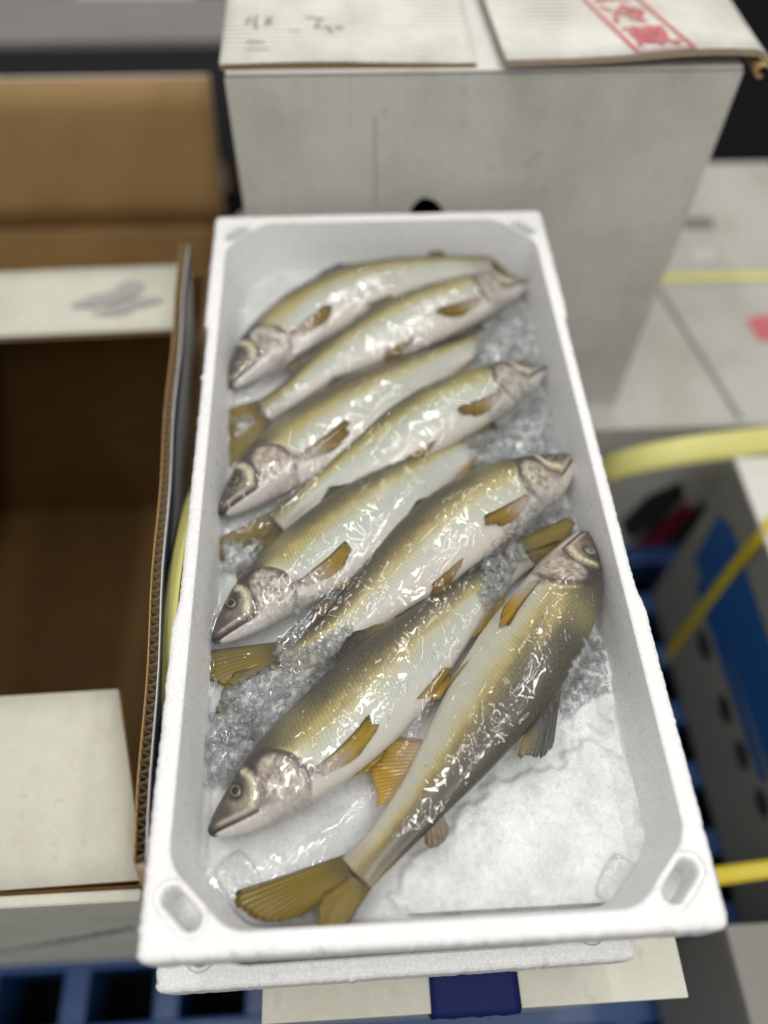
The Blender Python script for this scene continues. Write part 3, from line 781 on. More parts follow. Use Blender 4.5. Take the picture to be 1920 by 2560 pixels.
def foam_box(name, W, L, H, depth, label, seed, loc=(0, 0, 0), rz=0):
    r = np.random.default_rng(seed)
    w, l = W / 2, L / 2
    n = 720
    rec = 0.0028
    ya, yb = -0.105 / 0.296 * l, 0.155 / 0.296 * l       # hand recess on both long sides
    out = [(-w, -l), (w, -l), (w, ya - 0.006), (w - rec, ya + 0.006), (w - rec, yb - 0.004), (w, yb + 0.004), (w, l), (-w, l), (-w, yb + 0.004), (-w + rec, yb - 0.004), (-w + rec, ya + 0.006), (-w, ya - 0.006)]
    outer = resample(rounded(out, 0.006, 5), n)
    jit = r.normal(0, 0.00022, n); jit = jit + np.where(r.random(n) < 0.03, r.normal(0, 0.0006, n), 0)
    inner = resample(rounded(octa(w - 0.0126, l - 0.012, 0.0325, 0.033), 0.010), n)
    floor_ = resample(rounded(octa(w - 0.0190, l - 0.018, 0.031, 0.0315), 0.009), n)
    loops = []
    def add(loop, z): loops.append(np.concatenate([loop, np.full((n, 1), z)], 1))
    add(offset_loop(outer, 0.010), -H)
    add(offset_loop(outer, 0.0075), -H + 0.002)
    add(offset_loop(outer, 0.0040), -0.034)
    add(offset_loop(outer, 0.0005 + jit[:, None]), -0.0335)
    add(offset_loop(outer, jit[:, None] * 0.6), -0.030)
    add(offset_loop(outer, jit[:, None] * 0.6), -0.0048)
    add(offset_loop(outer, 0.0005 + jit[:, None]), -0.0026)
    add(offset_loop(outer, 0.0018 + jit[:, None]), -0.0010)
    add(offset_loop(outer, 0.0036 + jit[:, None] * 0.5), -0.0002)
    add(offset_loop(outer, 0.0056), 0.0)
    nv_out = len(loops)
    verts = np.concatenate(loops); faces = [grid_faces(nv_out, n, True)]
    faces[0] = faces[0][:, ::-1]
    base_out = (nv_out - 1) * n
    # inside
    li = []
    def add2(loop, z): li.append(np.concatenate([loop, np.full((n, 1), z)], 1))
    add2(offset_loop(inner, -0.0016), 0.0)
    add2(offset_loop(inner, -0.0004), -0.0008)
    add2(inner, -0.003)
    add2(inner * 0.45 + floor_ * 0.55, -depth * 0.6)
    add2(floor_, -depth + 0.004)
    add2(offset_loop(floor_, 0.0012), -depth + 0.0012)
    add2(offset_loop(floor_, 0.0040), -depth)
    off = len(verts); verts = np.concatenate([verts] + li)
    f = grid_faces(len(li), n, True) + off; faces.append(f[:, ::-1])
    bm = bmesh.new()
    bv = [bm.verts.new(p) for p in verts]
    for ff in faces:
        for q in ff: bm.faces.new([bv[i] for i in q])
    # slots in the four corners: shallow stadium recess, then a deep narrow slot
    es = []
    for s in (0, nv_out - 1):
        pass
    def ring_edges(start):
        return [bm.edges.get((bv[start + i], bv[start + (i + 1) % n])) for i in range(n)]
    es += ring_edges(base_out); es += ring_edges(off)
    def stadium(cx, cy, ang, hl, rad, k=14):
        pts = []
        for i in range(k + 1):
            a = -math.pi / 2 + math.pi * i / k; pts.append((hl + rad * math.cos(a), rad * math.sin(a)))
        for i in range(k + 1):
            a = math.pi / 2 + math.pi * i / k; pts.append((-hl + rad * math.cos(a), rad * math.sin(a)))
        ca_, sa = math.cos(ang), math.sin(ang)
        return [(cx + a * ca_ - b * sa, cy + a * sa + b * ca_) for a, b in pts]
    bottoms = []
    for sx in (-1, 1):
        for sy in (-1, 1):
            cx, cy = sx * (w - 0.0205), sy * (l - 0.0235)
            ang = math.atan2(-sy, sx) * 1.0
            rings = []
            for (hl, rad, z) in [(0.0078, 0.0092, 0.0), (0.0076, 0.0084, -0.0014), (0.0074, 0.0064, -0.0017), (0.0071, 0.0055, -0.0040), (0.0066, 0.0048, -0.026)]:
                rings.append([bm.verts.new((a, b, z)) for a, b in stadium(cx, cy, ang, hl, rad)])
            k = len(rings[0])
            for i in range(k): es.append(bm.edges.new((rings[0][i], rings[0][(i + 1) % k])))
            for a, b in zip(rings, rings[1:]):
                for i in range(k): bm.faces.new([a[i], a[(i + 1) % k], b[(i + 1) % k], b[i]])
            bm.faces.new(rings[-1])
    bmesh.ops.triangle_fill(bm, use_beauty=True, edges=es, normal=(0, 0, 1))
    fl_ = [bv[off + (len(li) - 1) * n + i] for i in range(n)]
    bm.faces.new(fl_)
    bm.faces.new([bv[n - 1 - i] for i in range(n)])
    bmesh.ops.recalc_face_normals(bm, faces=bm.faces[:])
    me = bpy.data.meshes.new(name); bm.to_mesh(me); bm.free()
    for p in me.polygons: p.use_smooth = False
    ob = link(name, me, M['foam'])
    ob.location = loc; ob.rotation_euler = (0, 0, rz)
    return tag(ob, label, 'foam box')
FLOOR = -0.0500
foam_box('foam_box', 0.300, 0.5923, 0.094, -FLOOR, 'white foam box holding the eight fish, uppermost', 3)
foam_box('foam_box', 0.289, 0.575, 0.0855, 0.05, 'second white foam box, directly under the one with fish', 5, (-0.0195, -0.016, -0.0948), R_(0.5))

# ------------------------------------------------------------------ fish
class Fish: pass
PU = np.array([0, .006, .015, .03, .06, .10, .15, .20, .25, .32, .42, .55, .68, .80, .90, .96, 1.0])
P_T = np.array([.003, .013, .020, .029, .043, .059, .074, .083, .088, .093, .096, .088, .071, .052, .040, .037, .038])
P_B = np.array([.003, .012, .019, .027, .039, .053, .067, .076, .083, .092, .098, .092, .070, .048, .038, .036, .037])
P_W = np.array([.002, .010, .015, .022, .034, .045, .053, .057, .058, .061, .063, .056, .042, .029, .019, .013, .008])
EX, EY, ER = 0.088, 0.0245, 0.0135
def prof(x, tab):
    return np.interp(np.clip(x, 0, 1), PU, tab)
def smooth_prof(x, tab):
    h = 0.012
    return (prof(x - h * np.minimum(1, x / h), tab) + 2 * prof(x, tab) + prof(x + h, tab)) / 4
def gill_x(y):
    return 0.232 - 9.0 * (y + 0.018) ** 2
def mix3(a, b, t): return a * (1 - t[..., None]) + b * t[..., None]

def paint(x, y, v, seed, shift, dark, tint, EX, EY, mg, pink):
    """pigment of the skin in side view: x along the body, y up (both in body lengths), v relative height"""
    n1 = fbm(x * 34 + seed, y * 60 + 9, seed, 4) - 0.47
    n2 = fbm(x * 160 + seed, y * 160, seed + 5, 3) - 0.44
    n3 = fbm(x * 90 + seed * 3, y * 90 + 4, seed + 11, 4) - 0.47
    full = lambda c: np.broadcast_to(lin(c), x.shape + (3,))
    t = v + shift + n1 * 0.20 + n2 * 0.12 - 0.06
    stops = np.array([-1.2, -0.80, -0.40, -0.08, 0.12, 0.30, 0.48, 0.68, 0.90, 1.25])
    cols = np.array([lin(c) for c in [(212, 203, 197), (212, 207, 199), (200, 201, 192), (192, 195, 182), (195, 189, 152), (180, 166, 110), (130, 118, 74), (86, 80, 56), (58, 54, 40), (42, 40, 33)]])
    body = np.stack([np.interp(t, stops, cols[:, k]) for k in range(3)], -1)
    body = body * (1 - dark * sstep(-0.2, 0.7, t))[..., None]
    # silvery broken glints and bruised patches
    body = mix3(body, full((176, 184, 184)), np.clip(n3 * 2.2, 0, 0.5) * sstep(0.4, 0.0, t) * sstep(-0.9, -0.4, t))
    body = mix3(body, full((196, 168, 160)), np.clip(-n3 * 1.8 - 0.1, 0, 0.4) * sstep(-0.35, -0.7, t))
    blot = np.exp(-((x - 0.295) / 0.040) ** 2 - ((v - 0.24) / 0.14) ** 2) + 0.55 * np.exp(-((x - 0.36) / 0.05) ** 2 - ((v - 0.30) / 0.12) ** 2)
    body = mix3(body, lin((190, 172, 84)), np.clip(blot, 0, 1) * (0.62 + n2))
    warm = np.exp(-((x - 0.27) / 0.05) ** 2) * sstep(-0.35, 0.2, v)
    body = mix3(body, lin((184, 176, 126)), np.clip(warm, 0, 1) * 0.35)
    lat = np.exp(-((v - 0.10) / 0.035) ** 2) * sstep(0.25, 0.35, x)
    body = mix3(body, body * 0.80, lat * 0.7)
    ped = sstep(0.86, 0.99, x)
    body = mix3(body, lin((120, 108, 84)), ped * 0.6)
    # head: bony plates
    top = sstep(0.006, 0.040, y + n1 * 0.03 - 0.05 * (x - 0.10))
    low = sstep(-0.020, -0.046, y + n1 * 0.02)
    hc = mix3(full((158, 146, 130)), full((116, 104, 96)), np.clip(0.5 + n3 * 2.6, 0, 1))
    hc = mix3(hc, lin((52, 46, 43)), top)
    hc = mix3(hc, full((200, 192, 186)), low * (0.85 + n3))
    sn = sstep(0.085, 0.045, x) * sstep(-0.022, 0.0, y)
    hc = mix3(hc, lin((74, 64, 59)), sn * 0.9)
    r = np.hypot(x - EX, (y - EY)); ang = np.degrees(np.arctan2(y - EY, x - EX))
    orb = sstep(0.026, 0.016, r)
    hc = mix3(hc, lin((56, 48, 46)), orb * 0.85)
    cres = np.exp(-((r - 0.040) / 0.0075) ** 2) * sstep(48, 26, ang) * sstep(-92, -66, ang)
    hc = mix3(hc, full((216, 207, 176)), np.clip(cres * (1.15 + n2 * 2), 0, 1))
    gro = np.exp(-((r - 0.056) / 0.0036) ** 2) * sstep(60, 40, ang) * sstep(-78, -56, ang)
    hc = mix3(hc, lin((66, 54, 52)), np.clip(gro, 0, 1) * 0.9)
    ox, oy = (x - 0.177) / 0.034, (y + 0.006) / 0.044
    op = sstep(1.15, 0.85, np.hypot(ox, oy))
    opc = mix3(full((208, 202, 188)), full((132, 119, 106)), np.clip(0.32 + n3 * 2.4 + n2 * 1.5, 0, 1))
    hc = mix3(hc, opc, op * 0.92)
    crk = np.exp(-((ox * 0.6 + oy * 0.8 + 0.12 + n1 * 0.5) / 0.06) ** 2) + np.exp(-((ox - 0.10 + 0.3 * oy + n1 * 0.6) / 0.06) ** 2) + np.exp(-((oy - 0.45 * ox - 0.35 + n1) / 0.06) ** 2)
    hc = mix3(hc, lin((96, 74, 68)), np.clip(crk * op, 0, 1) * 0.6)
    hc = mix3(hc, full((188, 142, 132)), np.clip(n1 * 2 + 0.35, 0, 1) * op * pink)
    # mouth
    my = -0.004 - 0.24 * x
    inm = sstep(0.114, 0.104, x)
    dm = y - my
    hc = mix3(hc, full((196, 188, 176)), np.exp(-((dm - 0.0078) / 0.0038) ** 2) * inm * sstep(0.014, 0.035, x) * 0.9)
    hc = mix3(hc, full((216, 210, 207)), sstep(-0.001, -0.006, dm) * sstep(0.15, 0.09, x) * sstep(0.003, 0.015, x) * sstep(-0.03, -0.02, dm) * 0.95)
    hc = mix3(hc, lin((64, 28, 28)), np.exp(-(dm / mg) ** 2) * inm)
    hc = mix3(hc, lin((44, 36, 36)), sstep(0.016, 0.007, x))
    gx = gill_x(y); d = x - gx
    head = sstep(0.004, -0.002, d)
    rimm = np.exp(-((d + 0.005) / 0.0065) ** 2) * sstep(-0.075, -0.04, y)
    hc = mix3(hc, lin((70, 58, 60)), np.clip(rimm * (1 + n2 * 2), 0, 1) * 0.92)
    lip = np.exp(-((d - 0.006) / 0.003) ** 2) * sstep(0.05, 0.02, y) * sstep(-0.06, -0.03, y)
    body = mix3(body, full((226, 216, 186)), lip * 0.6)
    nape = sstep(0.030, 0.052, y) * sstep(0.032, 0.0, d)
    colr = mix3(body, hc, np.maximum(head, nape * 0.8))
    red = np.exp(-((x - 0.236) / 0.010) ** 2 - ((y + 0.040) / 0.014) ** 2)
    colr = mix3(colr, lin((104, 72, 70)), red * 0.75)
    amt = (1 - head) * sstep(-0.85, -0.1, v) * (0.62 + 0.38 * sstep(0.0, 0.45, v)) * sstep(1.0, 0.93, x)
    mot = (1 - head) * sstep(0.18, 0.55, t) * (0.35 + 0.65 * dark * 3)
    return colr * np.array(tint), np.clip(amt, 0, 1), np.clip(mot, 0, 1), head

def relief(x, y, EX, EY, mg, seed):
    r = np.hypot(x - EX, y - EY); ang = np.degrees(np.arctan2(y - EY, x - EX))
    d = x - gill_x(y)
    side = sstep(-0.075, -0.05, y) * sstep(0.075, 0.05, y)
    h = 0.0050 * sstep(0.003, -0.003, d) * sstep(-0.10, -0.02, d) * side
    h = h - 0.0030 * sstep(-0.002, 0.002, d) * sstep(0.035, 0.0, d) * side
    h = h + 0.0036 * np.exp(-((r - 0.040) / 0.009) ** 2) * sstep(65, 35, ang) * sstep(-95, -66, ang)
    h = h - 0.0048 * np.exp(-((r - 0.056) / 0.0042) ** 2) * sstep(65, 40, ang) * sstep(-80, -56, ang)
    ox, oy = (x - 0.177) / 0.034, (y + 0.006) / 0.044
    h = h + (fbm(x * 70 + seed, y * 70, 3 + seed, 3) - 0.44) * 0.006 * sstep(1.1, 0.7, np.hypot(ox, oy)) + (fbm(x * 110, y * 110, 5, 3) - 0.44) * 0.003 * sstep(0.0, -0.01, d)
    h = h - 0.0026 * sstep(0.020, 0.012, r) + 0.0016 * np.exp(-((r - 0.018) / 0.0035) ** 2)
    dm = y - (-0.004 - 0.24 * x); inm = sstep(0.120, 0.104, x)
    h = h - (0.004 + 1.3 * mg) * np.exp(-(dm / mg) ** 2) * inm + 0.0022 * np.exp(-((dm - 0.0075) / 0.0035) ** 2) * inm + 0.0016 * np.exp(-((dm + 0.0085) / 0.0045) ** 2) * inm
    return h

def catmull(pts, n=200):
    pts = np.array(pts, float); k = len(pts)
    ext = np.concatenate([[2 * pts[0] - pts[1]], pts, [2 * pts[-1] - pts[-2]]])
    tt = np.linspace(0, k - 1 - 1e-6, n); i = np.floor(tt).astype(int); u = (tt - i)[:, None]
    P0, P1, P2, P3 = ext[i], ext[i + 1], ext[i + 2], ext[i + 3]
    return 0.5 * ((2 * P1) + (-P0 + P2) * u + (2 * P0 - 5 * P1 + 4 * P2 - P3) * u * u + (-P0 + 3 * P1 - 3 * P2 + P3) * u ** 3)

def make_fish(spec):
    F = Fish(); F.__dict__.update(spec)
    pts = [at_z(a, b, z) for a, b, z in F.spine]
    c = catmull(pts, 300)
    s = np.concatenate([[0], np.cumsum(np.linalg.norm(np.diff(c, axis=0), axis=1))])
    F.L = s[-1]; F.c = c; F.s = s / s[-1]
    T = np.gradient(c, s, axis=0); ker = np.ones(41) / 41
    T = np.stack([np.convolve(np.pad(T[:, k], 20, 'edge'), ker, 'valid') for k in range(3)], 1)
    T /= np.linalg.norm(T, axis=1)[:, None]
    F.T = T
    roll = np.interp(F.s, np.linspace(0, 1, len(F.roll)), np.radians(F.roll))
    up = np.array([0, 0, 1.0])
    plane = np.cross(up, T); plane /= np.linalg.norm(plane, axis=1)[:, None]
    if F.dors == 'left': plane = -plane      # dorsal side lies to this side of the head-to-tail direction
    side = up - (T @ up)[:, None] * T; side /= np.linalg.norm(side, axis=1)[:, None]
    F.D = plane * np.cos(roll)[:, None] + side * np.sin(roll)[:, None]
    F.N = side * np.cos(roll)[:, None] - plane * np.sin(roll)[:, None]
    def fmap(x, y, n):
        x = np.asarray(x, float); xc = np.clip(x, 0, 1)
        g = lambda A: np.stack([np.interp(xc, F.s, A[:, k]) for k in range(3)], -1)
        p = g(F.c) + (x - xc)[..., None] * F.L * g(F.T)
        return p + (np.asarray(y) * F.L * F.deep)[..., None] * g(F.D) + (np.asarray(n) * F.L * F.fat)[..., None] * g(F.N)
    F.map = fmap
    def surf(x, y):
        h = np.where(y > 0, smooth_prof(x, P_T), smooth_prof(x, P_B))
        return smooth_prof(x, P_W) * np.sqrt(np.clip(1 - (y / h) ** 2, 0, 1)) ** 1.04
    F.surf = surf
    root = thing('fish', F.label, 'fish', tuple(pts[len(pts) // 2] - np.array([0, 0, F.L * 0.055])), 0, 'fish lying in the foam box')
    inv = np.array(root.location)
    F.root = root
    # body
    xs = np.concatenate([np.linspace(0, 1, 15)[:-1] ** 1.6 * 0.03, np.linspace(0.03, 0.27, 100)[:-1], np.linspace(0.27, 1, 110)])
    nph = 128
    ph = np.linspace(0, 2 * np.pi, nph, endpoint=False)
    X, PH = np.meshgrid(xs, ph, indexing='ij')
    tp, bt, wd = smooth_prof(X, P_T), smooth_prof(X, P_B), smooth_prof(X, P_W)
    cs, sn = np.cos(PH), np.sin(PH)
    Y = np.where(cs > 0, tp, bt) * cs
    Nn = wd * np.sign(sn) * np.abs(sn) ** 1.04
    rel = relief(X, Y, EX + F.ex, EY + F.ey, F.mg, F.seed) * sstep(0.05, 0.3, np.abs(sn))
    Nn = Nn + np.sign(sn) * rel
    V = np.where(Y > 0, Y / tp, Y / bt)
    col, amt, mot, hd = paint(X, Y, V, F.seed, F.shift, F.dark, F.tint, EX + F.ex, EY + F.ey, F.mg, F.pink)
    P = fmap(X, Y, Nn)
    F.pts = P
    peri = np.cumsum(np.hypot(np.diff(Y, axis=1, prepend=Y[:, :1]), np.diff(Nn, axis=1, prepend=Nn[:, :1])), axis=1)
    uv = np.stack([X * F.L + F.seed * 0.31, (PH / (2 * np.pi) * 0.5 + 0 * peri) * F.L * 1.0 + 0.3], -1)
    verts = np.concatenate([P.reshape(-1, 3), fmap(np.array([-0.001]), np.array([0.0]), np.array([0.0])), fmap(np.array([1.004]), np.array([0.0]), np.array([0.0]))])
    nu = len(xs); N = nu * nph
    f = grid_faces(nu, nph, True)
    cap0 = np.array([[N, (j + 1) % nph, j, N] for j in range(nph)]); 
    cols = np.concatenate([col.reshape(-1, 3), np.repeat(col[:1, :1].reshape(1, 3), 2, 0)])
    msk = np.concatenate([np.stack([amt, mot, hd], -1).reshape(-1, 3), np.zeros((2, 3))])
    uvs = np.concatenate([uv.reshape(-1, 2), np.zeros((2, 2))])
    if F.dors == 'right': f = f[:, ::-1]
    me = npmesh('body', verts - inv, f, {'Col': cols, 'Msk': msk}, uvs)
    bm = bmesh.new(); bm.from_mesh(me); bm.verts.ensure_lookup_table()
    for ring, cv in ((0, N), ((nu - 1) * nph, N + 1)):
        for j in range(nph):
            try: bm.faces.new([bm.verts[ring + j], bm.verts[ring + (j + 1) % nph], bm.verts[cv]])
            except ValueError: pass
    bmesh.ops.recalc_face_normals(bm, faces=bm.faces[:])
    bm.to_mesh(me); bm.free()
    link('body', me, M['fish'], root, smooth=True)
    # eyes
    for sgn in (1, -1):
        rr = np.linspace(0, 1, 14); aa = np.linspace(0, 2 * np.pi, 36, endpoint=False)
        RR, AA = np.meshgrid(rr, aa, indexing='ij')
        ex = EX + F.ex + ER * RR * np.cos(AA); ey = EY + F.ey + ER * RR * np.sin(AA)
        en = surf(np.full_like(ex, EX + F.ex), np.full_like(ex, EY + F.ey)) * 0.55 + surf(ex, ey) * 0.45 - 0.0016 + 0.0062 * np.sqrt(np.clip(1 - RR ** 2, 0, 1))
        p = fmap(ex, ey, sgn * en)
        pup = sstep(0.66, 0.60, RR)
        iris = mix3(np.broadcast_to(lin((134, 124, 92)), RR.shape + (3,)), lin((70, 62, 52)), np.clip(0.55 + 0.6 * np.sin(AA * 2 + 1), 0, 1))
        cc_ = mix3(iris, lin((44, 38, 37)), sstep(0.80, 0.9, RR))
        ring = np.exp(-((RR - 0.70) / 0.05) ** 2)
        cc_ = mix3(cc_, lin((214, 206, 170)), ring * 0.4)
        cc_ = mix3(cc_, lin(F.pupil), pup)
        me = npmesh('eye', p.reshape(-1, 3) - inv, grid_faces(14, 36, True), {'Col': cc_.reshape(-1, 3)})
        link('eye', me, M['eye'], root, smooth=True)
    # fins
    def fin(name, b0, b1, rays, lens, a0, a1, nfun, cfun, afun, bend=0.0, ragged=0.13, seed=0):
        r = np.random.default_rng(F.seed * 17 + seed)
        k = rays * 6 + 1
        s_ = np.linspace(0, 1, k); t_ = np.linspace(0, 1, 16)
        S, T = np.meshgrid(s_, t_, indexing='ij')
        ln = np.interp(s_, np.linspace(0, 1, len(lens)), lens)
        rag = 1 - ragged * np.interp(s_ * rays, np.arange(rays + 1), r.random(rays + 1)) - ragged * 0.5 * (np.abs(np.sin(s_ * rays * np.pi)) < 0.35)
        ang = np.radians(a0 + (a1 - a0) * S + bend * T * T)
        bx = b0[0] + (b1[0] - b0[0]) * S; by = b0[1] + (b1[1] - b0[1]) * S
        x = bx + np.cos(ang) * (ln * rag)[:, None] * T; y = by + np.sin(ang) * (ln * rag)[:, None] * T
        n = nfun(x, y, S, T) + 0.0007 * np.cos(S * rays * 2 * np.pi) * (0.3 + T) + 0.0022 * np.sin(S * 7 + T * 4 + seed) * T
        p = fmap(x, y, n)
        col = cfun(S, T); al = afun(S, T)
        uv = np.stack([S * rays, T], -1)
        me = npmesh(name, p.reshape(-1, 3) - inv, grid_faces(k, 16), {'Col': col.reshape(-1, 3), 'Msk': np.stack([al] * 3, -1).reshape(-1, 3)}, uv.reshape(-1, 2))
        ob = link(name, me, M['fin'], root, smooth=True)
        md = ob.modifiers.new('thick', 'SOLIDIFY'); md.thickness = 0.00035; md.offset = 0
        return ob
    yel = lin(F.fincol); pale = lin((206, 190, 172)); edge = lin((78, 66, 34))
    def pect_col(S, T):
        c_ = mix3(np.broadcast_to(pale, S.shape + (3,)), yel, sstep(0.25, 0.75, T + 0.22 * (0.5 - S)))
        c_ = mix3(c_, edge, sstep(0.20, 0.02, S) * 0.75)
        return mix3(c_, edge, sstep(0.9, 1.0, T) * 0.3)
    def pect_a(S, T): return np.clip(0.32 + 0.5 * sstep(0.15, 0.6, T + 0.3 * (0.5 - S)) + 0.6 * sstep(0.25, 0.0, S), 0, 0.9) * (1 - 0.35 * sstep(0.85, 1.0, T))
    def yel_col(S, T):
        c_ = mix3(np.broadcast_to(mix3(yel[None], pale[None], np.array([0.35]))[0], S.shape + (3,)), yel, sstep(0.1, 0.6, T))
        return mix3(c_, edge, sstep(0.12, 0.0, S) * 0.7 + sstep(0.93, 1.0, T) * 0.3)
    def yel_a(S, T): return np.clip(0.66 + 0.2 * T, 0, 0.9) * (1 - 0.35 * sstep(0.85, 1.0, T))
    def grey_col(S, T):
        return mix3(np.broadcast_to(lin((58, 54, 44)), S.shape + (3,)), lin((140, 126, 70)), sstep(0.3, 0.9, S) * sstep(0.2, 0.7, T))
    flank = lambda off, lift, sg=1: (lambda x, y, S, T: sg * (surf(x, y) + off + lift * T))
    mid = lambda a, b: (lambda x, y, S, T: a + b * T)
    pa = F.pect
    fin('pectoral_fin', (0.236, -0.040), (0.246, -0.060), 9, [0.165, 0.17, 0.155, 0.125, 0.09], pa, pa - 13, flank(0.0035, 0.004), pect_col, pect_a, bend=4, seed=1)
    fin('pectoral_fin', (0.236, -0.044), (0.246, -0.062), 9, [0.16, 0.165, 0.15, 0.12, 0.09], -14, -28, flank(0.002, 0.002, -1), pect_col, pect_a, seed=2)
    fin('pelvic_fin', (0.500, -0.074), (0.520, -0.084), 7, [0.115, 0.12, 0.105, 0.08], F.pelv, F.pelv - 12, flank(0.003, 0.006), yel_col, yel_a, seed=3)
    fin('pelvic_fin', (0.500, -0.080), (0.520, -0.088), 7, [0.11, 0.115, 0.10, 0.08], -8, -20, flank(0.002, 0.002, -1), yel_col, yel_a, seed=4)
    fin('dorsal_fin', (0.42, 0.090), (0.55, 0.082), 10, F.dorsal, F.dang[0], F.dang[1], mid(0.004, F.dn), grey_col, lambda S, T: np.clip(0.9 - 0.12 * T, 0, 1), seed=5)
    fin('anal_fin', (0.70, -0.060), (0.85, -0.040), 17, F.anal, F.aang[0], F.aang[1], mid(0.004, F.an), yel_col, yel_a, bend=4, seed=6)
    fin('adipose_fin', (0.80, 0.046), (0.848, 0.040), 5, [0.030, 0.044, 0.046, 0.040, 0.022], 58, 30, mid(0.002, F.dn * 0.3), lambda S, T: np.broadcast_to(lin((128, 112, 84)), S.shape + (3,)), lambda S, T: 0.8 + 0 * S, ragged=0.0, seed=7)
    # tail: two lobes
    ye = lin(F.tailcol)
    def tail_col(S, T):
        c_ = mix3(np.broadcast_to(lin((98, 86, 48)), S.shape + (3,)), ye, sstep(0.0, 0.35, T))
        return mix3(c_, lin((52, 46, 24)), np.clip(sstep(0.10, 0.0, S) + sstep(0.86, 1.0, S) * 0.8 + sstep(0.93, 1.0, T) * 0.4, 0, 1) * 0.85)
    ta = lambda S, T: 0.96 + 0 * S
    tl = F.tail; tu = F.tail * F.tail2
    fin('tail_fin', (0.988, 0.037), (1.004, 0.0), 11, [0.20 * tu, 0.205 * tu, 0.185 * tu, 0.15 * tu, 0.105 * tu], F.tang[0], F.tang[0] - F.sweep, mid(0.0, F.tn), tail_col, ta, ragged=0.05, seed=8)
    fin('tail_fin', (0.988, -0.036), (1.004, 0.0), 11, [0.20 * tl, 0.205 * tl, 0.185 * tl, 0.15 * tl, 0.105 * tl], F.tang[1], F.tang[1] + F.sweep, mid(-0.001, F.tn), tail_col, ta, ragged=0.05, seed=9)
    return F

